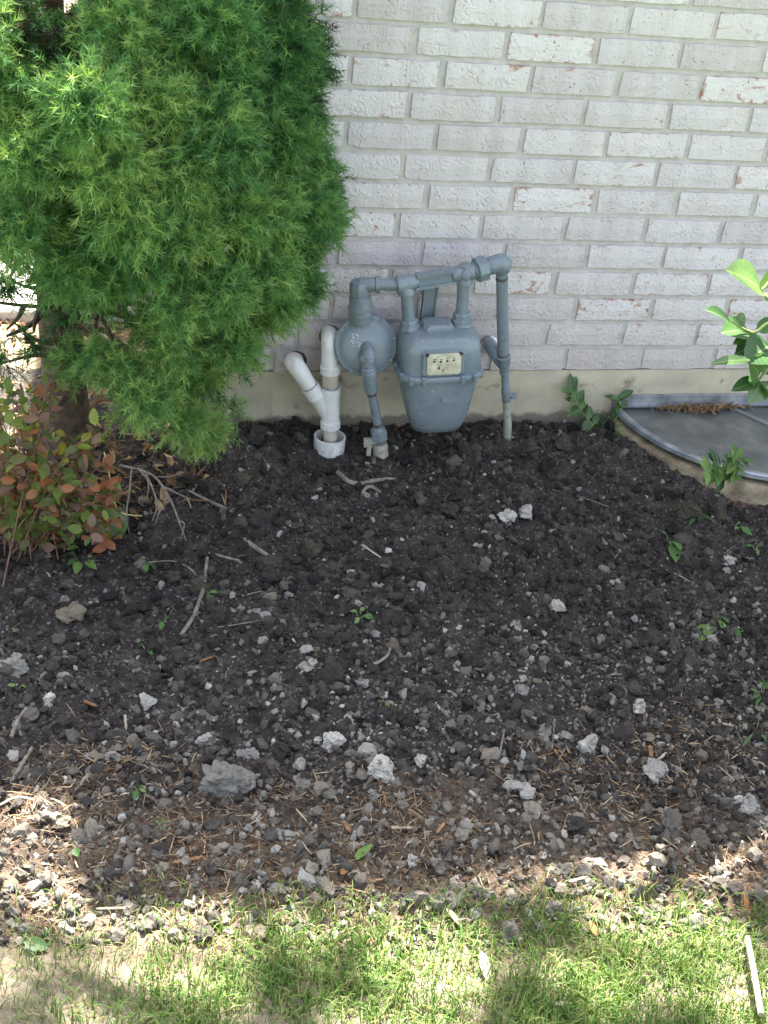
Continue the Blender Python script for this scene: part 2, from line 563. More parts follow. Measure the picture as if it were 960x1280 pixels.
def soil_mat():
    mt, n, b, o = new_mat('dark_soil')
    p = pos(n)
    c = ramp(n, noise(n, p, 28, 6, 0.65), [(0.3, (0.021, 0.0178, 0.0158)), (0.55, (0.046, 0.039, 0.034)), (0.75, (0.095, 0.081, 0.068))])
    sp = N(n, 'ShaderNodeTexVoronoi'); sp.inputs['Scale'].default_value = 230
    n.links.new(p, sp.inputs['Vector'])
    sepc = N(n, 'ShaderNodeSeparateColor'); n.links.new(sp.outputs['Color'], sepc.inputs[0])
    grit = math_(n, 'MULTIPLY', math_(n, 'SUBTRACT', sepc.outputs[0], 0.86), 9, True)
    c = mix(n, math_(n, 'MULTIPLY', grit, 0.65), c, (0.17, 0.155, 0.145))
    # browner, strawy earth towards the lawn
    xyz = N(n, 'ShaderNodeSeparateXYZ'); n.links.new(p, xyz.inputs[0])
    e = math_(n, 'ADD', xyz.outputs[1], math_(n, 'ADD', 1.12, math_(n, 'MULTIPLY', xyz.outputs[0], 0.17)))
    e = math_(n, 'ADD', math_(n, 'MULTIPLY', e, -5.0), math_(n, 'MULTIPLY', math_(n, 'SUBTRACT', noise(n, p, 7, 4), 0.5), 2.4), True)
    brown = ramp(n, noise(n, p, 60, 5, 0.7), [(0.3, (0.055, 0.038, 0.026)), (0.55, (0.12, 0.088, 0.062)), (0.75, (0.23, 0.185, 0.13))])
    c = mix(n, e, c, brown)
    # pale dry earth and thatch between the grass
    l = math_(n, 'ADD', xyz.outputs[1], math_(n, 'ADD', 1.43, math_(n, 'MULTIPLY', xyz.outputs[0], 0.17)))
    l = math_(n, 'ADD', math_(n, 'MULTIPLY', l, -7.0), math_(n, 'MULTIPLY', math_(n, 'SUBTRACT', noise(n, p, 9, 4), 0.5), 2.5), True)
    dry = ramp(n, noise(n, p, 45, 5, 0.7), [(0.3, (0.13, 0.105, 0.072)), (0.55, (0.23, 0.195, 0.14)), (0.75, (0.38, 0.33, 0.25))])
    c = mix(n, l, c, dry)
    n.links.new(c, b.inputs['Base Color'])
    b.inputs['Roughness'].default_value = 0.92
    b.inputs['Specular IOR Level'].default_value = 0.25
    h = math_(n, 'ADD', noise(n, p, 130, 6, 0.7), math_(n, 'MULTIPLY', sp.outputs['Distance'], -0.5))
    bump(n, b, h, 0.8, 0.005)
    M['soil'] = mt


def toned(name, stops, rough=0.9, bscale=200, bs=0.6, bd=0.002, speck=0.0):
    mt, n, b, o = new_mat(name)
    p = pos(n)
    t = math_(n, 'ADD', attr(n), math_(n, 'MULTIPLY', math_(n, 'SUBTRACT', noise(n, p, 90, 4, 0.7), 0.5), 0.35))
    c = ramp(n, t, stops)
    if speck:
        c = mix(n, math_(n, 'MULTIPLY', math_(n, 'SUBTRACT', noise(n, p, 330, 2), 0.6), speck, True), c, (0.03, 0.027, 0.025))
    n.links.new(c, b.inputs['Base Color'])
    b.inputs['Roughness'].default_value = rough
    b.inputs['Specular IOR Level'].default_value = 0.3
    bump(n, b, noise(n, p, bscale, 4, 0.7), bs, bd)
    M[name] = mt


def stone_mat(name, c1, c2, dirt=0.5):
    mt, n, b, o = new_mat(name)
    v = pos(n)
    r = N(n, 'ShaderNodeObjectInfo').outputs['Random']
    c = ramp(n, math_(n, 'ADD', math_(n, 'MULTIPLY', noise(n, v, 70, 5, 0.7), 0.7), math_(n, 'MULTIPLY', r, 0.35)), [(0.3, c1), (0.75, c2)])
    g = math_(n, 'MULTIPLY', math_(n, 'SUBTRACT', noise(n, v, 45, 5, 0.7), 0.56), 8 * dirt, True)
    c = mix(n, g, c, (0.035, 0.03, 0.027))
    n.links.new(c, b.inputs['Base Color'])
    b.inputs['Roughness'].default_value = 0.9
    bump(n, b, noise(n, v, 160, 5, 0.7), 0.7, 0.003)
    M[name] = mt


def paint_mat():
    mt, n, b, o = new_mat('grey_meter_paint')
    p = pos(n)
    c = ramp(n, noise(n, p, 18, 5, 0.65), [(0.3, (0.160, 0.198, 0.230)), (0.7, (0.215, 0.256, 0.294))])
    z = N(n, 'ShaderNodeNewGeometry')
    dust = math_(n, 'MULTIPLY', math_(n, 'SUBTRACT', noise(n, mapping(n, p, (1, 1, 0.5)), 40, 6, 0.7), 0.52), 2.2, True)
    c = mix(n, math_(n, 'MULTIPLY', dust, 0.5), c, (0.25, 0.255, 0.235))
    xyz = N(n, 'ShaderNodeSeparateXYZ'); n.links.new(p, xyz.inputs[0])
    spl = math_(n, 'SUBTRACT', noise(n, p, 70, 5, 0.7), math_(n, 'ADD', 0.60, math_(n, 'MULTIPLY', math_(n, 'ADD', xyz.outputs[2], 0.14), 0.9)))
    c = mix(n, math_(n, 'MULTIPLY', spl, 10, True), c, (0.13, 0.11, 0.085))
    rust = math_(n, 'MULTIPLY', math_(n, 'SUBTRACT', noise(n, mapping(n, p, (1, 1, 0.6)), 55, 5, 0.65), 0.665), 14, True)
    c = mix(n, math_(n, 'MULTIPLY', rust, 0.7), c, (0.17, 0.085, 0.045))
    fade = math_(n, 'MULTIPLY', math_(n, 'SUBTRACT', noise(n, p, 11, 4, 0.6), 0.45), 2.2, True)
    c = mix(n, math_(n, 'MULTIPLY', fade, 0.35), c, (0.30, 0.34, 0.36))
    chip = math_(n, 'MULTIPLY', math_(n, 'SUBTRACT', noise(n, p, 95, 3, 0.5), 0.70), 22, True)
    c = mix(n, chip, c, (0.45, 0.46, 0.45))
    n.links.new(c, b.inputs['Base Color'])
    n.links.new(ramp(n, noise(n, p, 25, 4), [(0.3, 0.2), (0.7, 0.42)]), b.inputs['Roughness'])
    bump(n, b, math_(n, 'ADD', noise(n, p, 70, 3), math_(n, 'MULTIPLY', noise(n, p, 300, 2), 0.3)), 0.18, 0.002)
    M['paint'] = mt


def pvc_mat():
    mt, n, b, o = new_mat('white_pvc')
    p = pos(n)
    c = ramp(n, noise(n, p, 22, 4, 0.6), [(0.3, (0.68, 0.67, 0.655)), (0.7, (0.82, 0.815, 0.805))])
    xyz = N(n, 'ShaderNodeSeparateXYZ'); n.links.new(p, xyz.inputs[0])
    spl = math_(n, 'SUBTRACT', noise(n, p, 85, 5, 0.7), math_(n, 'ADD', 0.58, math_(n, 'MULTIPLY', math_(n, 'ADD', xyz.outputs[2], 0.16), 0.75)))
    c = mix(n, math_(n, 'MULTIPLY', spl, 14, True), c, (0.11, 0.09, 0.07))          # mud splashed up from the soil
    c = mix(n, math_(n, 'MULTIPLY', math_(n, 'SUBTRACT', noise(n, mapping(n, p, (1, 1, 0.25)), 45, 4, 0.6), 0.56), 3.0, True), c, (0.45, 0.41, 0.34))
    n.links.new(c, b.inputs['Base Color'])
    b.inputs['Roughness'].default_value = 0.42
    bump(n, b, noise(n, p, 120, 3), 0.12, 0.001)
    M['pvc'] = mt


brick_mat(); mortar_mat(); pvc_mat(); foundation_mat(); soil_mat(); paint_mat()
mottled('pvc_dirty', (0.40, 0.35, 0.27), (0.60, 0.55, 0.46), 30, 0.5, 0.2, 90)
mottled('pvc_purple', (0.20, 0.17, 0.25), (0.40, 0.36, 0.42), 60, 0.5, 0.1, 90)
mottled('sealant', (0.05, 0.04, 0.035), (0.15, 0.115, 0.09), 60, 0.85, 0.5, 120, 0.003)
mottled('plate', (0.46, 0.41, 0.28), (0.68, 0.64, 0.52), 60, 0.55, 0.2, 200)
mottled('black_mark', (0.02, 0.02, 0.02), (0.05, 0.045, 0.04), 60, 0.6, 0.1, 200)
mottled('white_chip', (0.55, 0.56, 0.55), (0.72, 0.73, 0.72), 90, 0.7, 0.3, 200)
mottled('grey_pipe', (0.26, 0.25, 0.21), (0.40, 0.385, 0.33), 45, 0.6, 0.2, 120)
mottled('aluminium', (0.20, 0.215, 0.235), (0.42, 0.445, 0.48), 26, 0.46, 0.1, 90, 0.001, 0.6)
mottled('cover_panel', (0.060, 0.068, 0.067), (0.10, 0.108, 0.104), 13, 0.30, 0.08, 150, 0.0005, 0.0, (0.19, 0.19, 0.17))
mottled('cover_bar', (0.16, 0.17, 0.17), (0.22, 0.23, 0.23), 12, 0.4, 0.1, 90)
mottled('tan_rim', (0.14, 0.105, 0.065), (0.36, 0.295, 0.195), 26, 0.85, 0.5, 90, 0.003)
mottled('rust_rim', (0.085, 0.04, 0.026), (0.22, 0.10, 0.06), 22, 0.85, 0.5, 90, 0.003)
mottled('bark', (0.05, 0.036, 0.025), (0.14, 0.10, 0.07), 40, 0.95, 1.0, 70, 0.008)
mottled('dead_wood', (0.12, 0.10, 0.08), (0.27, 0.235, 0.19), 60, 0.85, 0.6, 180, 0.002)
mottled('pale_wood', (0.24, 0.20, 0.145), (0.42, 0.36, 0.27), 60, 0.85, 0.5, 180, 0.002)
mottled('orange_chip', (0.15, 0.075, 0.035), (0.30, 0.165, 0.08), 70, 0.85, 0.5, 180, 0.002)
mottled('green_stem', (0.12, 0.18, 0.05), (0.25, 0.29, 0.10), 60, 0.6, 0.2, 100)
mottled('red_stem', (0.14, 0.07, 0.04), (0.24, 0.14, 0.08), 60, 0.7, 0.2, 100)
mottled('yellow_stem', (0.40, 0.33, 0.12), (0.55, 0.46, 0.20), 60, 0.6, 0.2, 100)
mottled('concrete', (0.42, 0.40, 0.37), (0.58, 0.56, 0.52), 14, 0.9, 0.4, 120, 0.003)
mottled('far_ground', (0.10, 0.075, 0.05), (0.20, 0.155, 0.10), 8, 0.95, 0.6, 60, 0.01, 0.0, (0.30, 0.24, 0.16))
mottled('far_lawn', (0.05, 0.09, 0.025), (0.11, 0.17, 0.05), 5, 0.95, 0.6, 60, 0.01)
mottled('roofing', (0.05, 0.045, 0.04), (0.10, 0.09, 0.08), 30, 0.95, 0.6, 60, 0.006)
mottled('soffit', (0.62, 0.60, 0.56), (0.70, 0.68, 0.64), 20, 0.6, 0.1, 60)
toned('clods', [(0.05, (0.018, 0.0155, 0.0138)), (0.45, (0.050, 0.043, 0.037)), (0.75, (0.135, 0.120, 0.100)), (1.0, (0.24, 0.21, 0.165))], 0.95, 170, 1.0, 0.004)
toned('grit', [(0.0, (0.10, 0.085, 0.065)), (0.3, (0.145, 0.130, 0.108)), (0.6, (0.235, 0.218, 0.19)), (0.85, (0.32, 0.30, 0.265)), (1.0, (0.50, 0.47, 0.42))], 0.9, 200, 0.7, 0.002, 8.0)
toned('litter', [(0.0, (0.05, 0.030, 0.019)), (0.35, (0.13, 0.075, 0.042)), (0.7, (0.25, 0.17, 0.10)), (1.0, (0.42, 0.33, 0.21))], 0.9, 200, 0.4, 0.001)
leafy('needles', [(0.0, (0.060, 0.036, 0.028)), (0.09, (0.030, 0.085, 0.030)), (0.4, (0.092, 0.240, 0.085)), (0.7, (0.190, 0.365, 0.115)), (1.0, (0.36, 0.49, 0.15))], 0.42, 0.5, 0.35)
leafy('grass', [(0.0, (0.055, 0.125, 0.022)), (0.5, (0.105, 0.20, 0.042)), (0.8, (0.20, 0.27, 0.075)), (0.88, (0.34, 0.29, 0.14)), (1.0, (0.48, 0.41, 0.24))], 0.35, 0.55, 0.25)
leafy('barberry', [(0.0, (0.20, 0.06, 0.05)), (0.25, (0.38, 0.16, 0.075)), (0.45, (0.26, 0.16, 0.13)), (0.6, (0.11, 0.17, 0.045)), (0.85, (0.23, 0.29, 0.06)), (1.0, (0.46, 0.36, 0.07))], 0.4, 0.5, 0.3)
leafy('tree_leaf', [(0.0, (0.045, 0.10, 0.025)), (1.0, (0.10, 0.18, 0.04))], 0.25, 0.5, 0.3)
leafy('bright_leaf', [(0.0, (0.09, 0.16, 0.03)), (0.6, (0.20, 0.27, 0.04)), (1.0, (0.38, 0.36, 0.06))], 0.5, 0.5, 0.3)
leafy('dry_leaf', [(0.0, (0.10, 0.055, 0.03)), (0.5, (0.27, 0.17, 0.09)), (1.0, (0.46, 0.34, 0.20))], 0.2, 0.8, 0.2)
objleaf('big_leaf', [(0.0, (0.035, 0.095, 0.030)), (0.6, (0.07, 0.16, 0.045)), (1.0, (0.13, 0.23, 0.06))], 0.35, 0.32, 0.5)
objleaf('weed_leaf', [(0.0, (0.045, 0.11, 0.035)), (0.6, (0.09, 0.20, 0.05)), (1.0, (0.20, 0.31, 0.08))], 0.35, 0.45, 0.4)
objleaf('pale_leaf', [(0.0, (0.42, 0.36, 0.24)), (1.0, (0.62, 0.56, 0.44))], 0.3, 0.6, 0.3)
objleaf('orange_leaf', [(0.0, (0.34, 0.16, 0.05)), (1.0, (0.50, 0.28, 0.10))], 0.3, 0.6, 0.3)
stone_mat('grey_stone', (0.12, 0.111, 0.097), (0.31, 0.292, 0.26), 0.9)
stone_mat('white_stone', (0.25, 0.232, 0.20), (0.50, 0.472, 0.42), 0.9)
stone_mat('tan_stone', (0.075, 0.063, 0.047), (0.20, 0.165, 0.12), 0.6)
stone_mat('dark_clod', (0.022, 0.019, 0.017), (0.07, 0.058, 0.036), 0.5)

# ------------------------------------------------------------------ the ground
def box_obj(name, lo, hi, mat, parent=None, ch=0.0):
    b = MB(); lo = np.array(lo, float); hi = np.array(hi, float)
    b.box((lo + hi) / 2, (hi - lo) / 2)
    return b.build(name, mat, parent, smooth=False)


g = 250.0
o = link('ground', np_mesh('ground', [(-g, -g, -0.235), (g, -g, -0.235), (g, g, -0.235), (-g, g, -0.235)], [(0, 1, 2, 3)]), M['far_lawn'])
tag(o, 'plain short lawn spreading around the house', 'ground', kind='structure')

xs = np.concatenate([np.arange(-1.6, -0.75, 0.02), np.arange(-0.75, 1.72, 0.0062), np.arange(1.72, 2.7, 0.03)])
ys = np.concatenate([np.arange(-3.4, -1.95, 0.03), np.arange(-1.95, 0.12, 0.0064), np.arange(0.12, 0.60, 0.02)])
X, Y = np.meshgrid(xs, ys)
Z = H(X, Y)
edge = np.minimum(np.minimum(sstep(-1.6, -1.4, X), 1 - sstep(2.5, 2.7, X)), np.minimum(sstep(-3.4, -3.2, Y), 1 - sstep(0.40, 0.6, Y)))
Z = Z * edge + (-0.26) * (1 - edge)
nx, ny = len(xs), len(ys)
idx = np.arange(nx * ny).reshape(ny, nx)
F = np.stack([idx[:-1, :-1], idx[:-1, 1:], idx[1:, 1:], idx[1:, :-1]], -1).reshape(-1, 4)
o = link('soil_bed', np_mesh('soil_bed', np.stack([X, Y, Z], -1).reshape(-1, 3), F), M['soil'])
tag(o, 'freshly dug dark soil bed running from the brick wall to the lawn', 'soil', kind='structure')

# beyond the house corner: strewn earth and a pale concrete path in the sun
o = link('side_yard', np_mesh('side_yard', [(-6, 0.42, -0.226), (0.2, 0.42, -0.226), (0.2, 9, -0.226), (-6, 9, -0.226)], [(0, 1, 2, 3)]), M['far_ground'])
tag(o, 'strewn brown earth beside the house corner', 'ground', kind='structure')
for k, (x0, x1, y0, y1) in enumerate([(-0.62, 0.02, 0.78, 1.30), (-1.34, -0.70, 0.78, 1.34), (-0.50, 0.02, 1.52, 2.2)]):
    b = MB(); c = ((x0 + x1) / 2, (y0 + y1) / 2, -0.214)
    b.loft([[(c[0] + (x1 - x0) / 2 * s * a, c[1] + (y1 - y0) / 2 * s * d, z) for a, d in ((-1, -1), (1, -1), (1, 1), (-1, 1))] for s, z in ((1, -0.24), (1, -0.196), (0.985, -0.19))])
    o = b.build('stepping_slab', M['concrete'], None, smooth=False, origin=c)
    tag(o, 'pale concrete slab lying in the sun behind the evergreens', 'slab', 'slabs of the sunny side path')

# ------------------------------------------------------------------ the house
CH = 0.2032 / 3
CORNER, CJ = 0.131, 0.2885                     # outer corner, upright control joint
XR = 5.2
house = empty('brick_house', (CORNER, 0, -0.2), 'house with whitewashed brick wall above a tan concrete foundation', 'house')
b = MB()
b.box(((CORNER + XR) / 2, 1.507, 1.02), ((XR - CORNER) / 2 - 0.003, 1.5042, 1.02 - 0.001))
b.build('wall', M['mortar'], house, smooth=False)
# foundation, a slab with a slightly uneven face
fx = np.linspace(CORNER, XR, 180); fz = np.linspace(-0.5, -0.0015, 22)
FX, FZ = np.meshgrid(fx, fz)
FY = -0.001 + 0.004 * (rnoise(FX * 6, FZ * 6, 31) - 0.5) + 0.002 * (rnoise(FX * 25, FZ * 25, 32) - 0.5) - 0.004 * sstep(-0.012, -0.03, FZ)
V = np.stack([FX, FY, FZ], -1).reshape(-1, 3) - np.array([CORNER, 0, -0.2])
idx = np.arange(FX.size).reshape(FX.shape)
F = np.stack([idx[:-1, :-1], idx[:-1, 1:], idx[1:, 1:], idx[1:, :-1]], -1).reshape(-1, 4)
fo = link('foundation', np_mesh('foundation', V, F), M['foundation'], house)
bb = MB(); bb.box(((CORNER + XR) / 2, 1.51, -0.251), ((XR - CORNER) / 2, 1.503, 0.249)); bb.build('foundation_core', M['foundation'], house, smooth=False)


def brick_mesh(L, seed, h=0.0572, d=0.06):
    """one brick: a wire-cut face with worn, uneven edges"""
    r = np.random.default_rng(seed)
    nx_, nz_ = 7, 3
    xs_ = np.linspace(0, L, nx_); zs_ = np.linspace(0, h, nz_)
    V = []
    for j, z_ in enumerate(zs_):
        for i, x_ in enumerate(xs_):
            e = (i in (0, nx_ - 1)) + (j in (0, nz_ - 1))
            dx = r.normal(0, 0.0009); dz = r.normal(0, 0.0007)
            if i in (0, nx_ - 1): dx = (1 if i == 0 else -1) * abs(r.normal(0.0006, 0.0019))
            if j in (0, nz_ - 1): dz = (1 if j == 0 else -1) * abs(r.normal(0.0003, 0.0015))
            V.append((x_ + dx, r.normal(0, 0.0005) + (0.0016 if e else 0) + (0.0016 if e == 2 else 0), z_ + dz))
    F = [(j * nx_ + i, j * nx_ + i + 1, (j + 1) * nx_ + i + 1, (j + 1) * nx_ + i) for j in range(nz_ - 1) for i in range(nx_ - 1)]
    ring = [i for i in range(nx_)] + [j * nx_ + nx_ - 1 for j in range(1, nz_)] + [(nz_ - 1) * nx_ + i for i in range(nx_ - 2, -1, -1)] + [j * nx_ for j in range(nz_ - 2, 0, -1)]
    n0 = len(V)
    for k in ring: V.append((V[k][0], d, V[k][2]))
    for a in range(len(ring)):
        c_ = (a + 1) % len(ring)
        F.append((ring[c_], ring[a], n0 + a, n0 + c_))
    return V, F


_bm = {}


def brick_data(L):
    key = round(L, 3)
    lst = _bm.setdefault(key, [])
    if len(lst) < (9 if abs(key - 0.192) < 0.002 else 1):
        V, F = brick_mesh(L, len(lst) * 17 + int(key * 1000))
        me = bpy.data.meshes.new('brick')
        me.from_pydata(V, [], F)
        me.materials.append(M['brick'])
        lst.append(me)
        return me
    return random.choice(lst)


rest = MB()
OFF_E, OFF_O = 0.3648, 0.2982                   # where the head joints fall, even and odd courses
for k in range(30):
    z = k * CH
    off = OFF_E if k % 2 == 0 else OFF_O
    segs = []
    x = CORNER
    if k % 2 == 0: segs += [(CORNER, CORNER + 0.0975), (CORNER + 0.1085, CJ - 0.0055)]
    else: segs += [(CORNER, CJ - 0.0055)]
    j = off
    while j > CJ + 0.03: j -= 0.2032
    if CJ - j < 0.012 and j < CJ: j = CJ
    a = CJ + 0.0055
    j = off
    while j - 0.2032 > CJ + 0.02: j -= 0.2032
    if abs(j - CJ) < 0.02: j += 0.2032
    while a < 3.2:
        jj = j + random.uniform(-0.003, 0.003)
        segs.append((a, jj - 0.0053)); a = jj + 0.0053; j += 0.2032
    for (x0, x1) in segs:
        L = x1 - x0
        if k < 15 and x0 < 1.75:
            me = brick_data(0.192 if abs(L - 0.1926) < 0.004 else L)
            o = bpy.data.objects.new('brick', me)
            col.objects.link(o); o.parent = house
            o.location = (x0 - CORNER, random.gauss(0, 0.0009) - 0.0045, z + 0.2 + random.gauss(0, 0.0006))
            o.rotation_euler = (0, random.gauss(0, 0.003), 0)
        else:
            V, F = brick_mesh(L, k * 31 + int(x0 * 100))
            rest.add([(p[0] + x0, p[1] - 0.0045, p[2] + z) for p in V], F)
    # return wall round the corner
    y = 0.064 if k % 2 else 0.115
    while y < 2.9:
        V, F = brick_mesh(0.192, 7 + k)
        rest.add([(CORNER - 0.0045 + p[1], y + 0.192 - p[0], p[2] + z) for p in V], F)
        y += 0.2032
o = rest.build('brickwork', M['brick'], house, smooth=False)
tag(o, kind='stuff')
EAVE = 1.99
b = MB()
b.loft([[(CORNER - 0.06, -0.25, EAVE + 0.0), (XR + 0.25, -0.25, EAVE), (XR + 0.25, 1.5, EAVE + 0.85), (CORNER - 0.06, 1.5, EAVE + 0.85)],
        [(CORNER - 0.06, -0.25, EAVE + 0.05), (XR + 0.25, -0.25, EAVE + 0.05), (XR + 0.25, 1.5, EAVE + 0.9), (CORNER - 0.06, 1.5, EAVE + 0.9)]])
b.loft([[(CORNER - 0.06, 1.501, EAVE + 0.85), (XR + 0.25, 1.501, EAVE + 0.85), (XR + 0.25, 3.25, EAVE), (CORNER - 0.06, 3.25, EAVE)],
        [(CORNER - 0.06, 1.501, EAVE + 0.9), (XR + 0.25, 1.501, EAVE + 0.9), (XR + 0.25, 3.25, EAVE + 0.05), (CORNER - 0.06, 3.25, EAVE + 0.05)]])
b.build('roof', M['roofing'], house, smooth=False)
b = MB(); b.box(((CORNER + XR) / 2 + 0.095, -0.265, EAVE - 0.04), ((XR - CORNER) / 2 + 0.155, 0.012, 0.07)); b.build('fascia', M['soffit'], house, smooth=False)

# ------------------------------------------------------------------ the gas meter set
P = M['paint']
GY = -0.14
base = at(475, 566, -0.14)
gm = empty('gas_meter', (0.60, GY, -0.16), 'blue grey gas meter with round regulator, pipes and cream dial plate', 'gas meter')
tau = R(5)
EX = np.array([math.cos(tau), 0, math.sin(tau)]); EZ = np.array([-math.sin(tau), 0, math.cos(tau)]); EY = np.array([0, 1.0, 0])
yaw = R(-4)
EX, EY = EX * math.cos(yaw) + EY * math.sin(yaw), EY * math.cos(yaw) - EX * math.sin(yaw)
M0 = at(548, 459.5, -0.155); M0[1] = -0.145


def L3(x, y, z): return M0 + EX * x + EY * y + EZ * z


def sring(hw, hd, z, e=4.0, n=40, cy=0.0, cx=0.0):
    out = []
    for k in range(n):
        a = 2 * math.pi * k / n
        c, s_ = math.cos(a), math.sin(a)
        out.append(L3(cx + hw * abs(c) ** (2 / e) * (1 if c > 0 else -1), cy + hd * abs(s_) ** (2 / e) * (1 if s_ > 0 else -1), z))
    return out


b = MB()
b.loft([sring(hw, hd, z, e) for hw, hd, z, e in ((0.0915, 0.066, 0.003, 4.5), (0.0935, 0.068, 0.03, 4.5), (0.0935, 0.068, 0.058, 4.5), (0.0915, 0.066, 0.074, 4.2), (0.087, 0.061, 0.085, 4), (0.078, 0.053, 0.093, 3.6), (0.060, 0.038, 0.097, 3.2))])
up = b.build('upper_case', P, gm, sharp=60)
b = MB()
b.loft([sring(hw, hd, z, e) for hw, hd, z, e in ((0.046, 0.036, -0.158, 3), (0.058, 0.045, -0.152, 3.2), (0.066, 0.053, -0.135, 3.4), (0.074, 0.059, -0.105, 3.8), (0.082, 0.064, -0.065, 4), (0.087, 0.066, -0.03, 4.3), (0.089, 0.067, -0.006, 4.5))])
lo = b.build('lower_case', P, gm, sharp=60)
b = MB(); b.path([L3(-0.05, -0.063, -0.035), L3(-0.05, -0.062, -0.06), L3(-0.036, -0.058, -0.092)], [0.0012, 0.0014, 0.001], 6); b.path([L3(-0.05, -0.0585, -0.092), L3(0.01, -0.0585, -0.095), L3(0.045, -0.058, -0.093)], 0.001, 6)
b.build('seam_weld', P, lo)
b = MB()
b.loft([sring(hw, hd, z, 4.2) for hw, hd, z in ((0.095, 0.071, -0.008), (0.101, 0.077, -0.005), (0.102, 0.078, 0.002), (0.100, 0.076, 0.007), (0.092, 0.068, 0.009))])
fl = b.build('flange', P, gm, sharp=50)
for (x, y) in [(-0.092, -0.05), (-0.074, -0.0745), (-0.045, -0.077), (0.045, -0.077), (0.074, -0.0745), (0.093, -0.05), (-0.098, 0.0), (0.098, 0.0)]:
    b = MB(); b.rev(L3(x, y, -0.010), EZ, [(0, 0.004), (0.002, 0.0056), (0.019, 0.0056), (0.021, 0.004)], 8); b.build('flange_bolt', P, fl)
# index housing and dial plate
b = MB()
b.loft([[L3(x * s, -0.062 - d, 0.042 + z * s) for x, z in ((-0.047, -0.026), (-0.038, -0.031), (0.038, -0.031), (0.047, -0.026), (0.047, 0.022), (0.038, 0.030), (-0.038, 0.030), (-0.047, 0.022))] for s, d in ((1.12, 0.0), (1.04, 0.010), (1.0, 0.0125))])
b.build('index_housing', P, gm, sharp=30)
b = MB()
b.loft([[L3(x * s, -0.0746 - d, 0.042 + z * s) for x, z in ((-0.039, -0.022), (-0.034, -0.026), (0.034, -0.026), (0.039, -0.020), (0.039, 0.019), (0.033, 0.025), (-0.033, 0.025), (-0.039, 0.019))] for s, d in ((1, 0.0), (1, 0.003), (0.97, 0.0038))])
pl = b.build('dial_plate', M['plate'], gm, smooth=False)
pl['label'] = 'cream dial plate with small dark dials'
for x, z, r_ in [(-0.023, 0.008, 0.0028), (-0.008, 0.007, 0.003), (0.007, 0.008, 0.003), (0.022, 0.009, 0.0028), (-0.012, -0.009, 0.0032), (-0.002, -0.017, 0.0018)]:
    b = MB(); b.rev(L3(x, -0.0783, 0.042 + z), -EY, [(0, r_), (0.0008, r_ * 0.9)], 10); b.build('dial', M['black_mark'], pl)
    b = MB(); b.box(L3(x + 0.001, -0.0785, 0.042 + z + r_ + 0.0028), (0.0024, 0.0004, 0.0007), (EX, EY, EZ)); b.build('marking', M['black_mark'], pl, smooth=False)
for x, z in ((-0.0385, 0.024), (0.0385, 0.024)):
    b = MB(); b.rev(L3(x, -0.0746, 0.042 + z), -EY, [(0, 0.0042), (0.0035, 0.0042), (0.005, 0.002)], 10); b.build('plate_screw', M['black_mark'], pl)
# lid on top
b = MB()
b.loft([[L3(-0.003 + x * s, 0.006 + y * s, z) for x, y in ((-0.034, -0.016), (-0.026, -0.026), (0.026, -0.026), (0.034, -0.016), (0.034, 0.018), (0.026, 0.026), (-0.026, 0.026), (-0.034, 0.018))] for s, z in ((1.06, 0.092), (1.04, 0.101), (1.0, 0.105), (0.9, 0.110))])
b.build('valve_cover', P, gm, sharp=30)
for x, y in ((-0.024, -0.016), (0.02, -0.015), (0.024, 0.016), (-0.02, 0.018)):
    b = MB(); b.rev(L3(x, y, 0.107), EZ, [(0, 0.0045), (0.0055, 0.004), (0.006, 0.002)], 7); b.build('cover_screw', P, up)
# connections: collars, swivel nuts, swivel pipes
BY = -0.135
TL = at(507, 354, BY); TRr = at(580, 341, BY)
for (px, py, tp) in ((512, 411, TL), (577, 402, TRr)):
    q = at(px, py, BY); d = tp - q; Ld = np.linalg.norm(d); d = d / Ld
    b = MB(); b.rev(q - d * 0.024, d, [(0, 0.026), (0.012, 0.0265), (0.02, 0.0225), (0.024, 0.021)], 20); b.build('collar', P, gm)
    b = MB(); b.rev(q - d * 0.0005, d, [(0, 0.0215), (0.002, 0.0245), (0.008, 0.0245), (0.010, 0.0215)], 8, ref=(0.3, 1, 0))
    b.rev(q + d * 0.009, d, [(0, 0.021), (0.012, 0.021), (0.015, 0.018)], 8, ref=(0.2, 1, 0)); b.build('swivel_nut', P, gm, sharp=25)
    b = MB(); b.cyl(q + d * 0.022, q + d * (Ld - 0.012), 0.0142, 0.0138, 18); b.build('swivel_pipe', P, gm)
# meter bar: two tee heads joined by a ribbed bar
bx = (TRr - TL); BL = np.linalg.norm(bx); bx = bx / BL
bz = np.cross(bx, [0, 1, 0]); bz /= np.linalg.norm(bz)
if bz[2] < 0: bz = -bz
by = np.array([0, 1.0, 0])
b = MB()
b.rev(TL - bx * 0.022, bx, [(0, 0.0185), (0.002, 0.0205), (0.010, 0.0205), (0.012, 0.0188), (0.032, 0.0185), (0.050, 0.013)], 20)
b.rev(TL - bz * 0.026, bz, [(0, 0.0175), (0.001, 0.0192), (0.010, 0.0192), (0.014, 0.0178), (0.032, 0.0165), (0.04, 0.010)], 20)
b.build('meter_bar_head', P, gm, sharp=45)
b = MB()
b.rev(TRr - bx * 0.028, bx, [(0, 0.0135), (0.016, 0.018), (0.046, 0.0185), (0.050, 0.0195)], 20)
b.rev(TRr - bz * 0.026, bz, [(0, 0.0175), (0.001, 0.0192), (0.010, 0.0192), (0.014, 0.0178), (0.032, 0.0165), (0.04, 0.010)], 20)
b.rev(TRr + by * 0.0, -by, [(0.0, 0.014), (0.019, 0.012), (0.021, 0.0105), (0.0215, 0.0075), (0.0235, 0.0070), (0.024, 0.004)], 14)
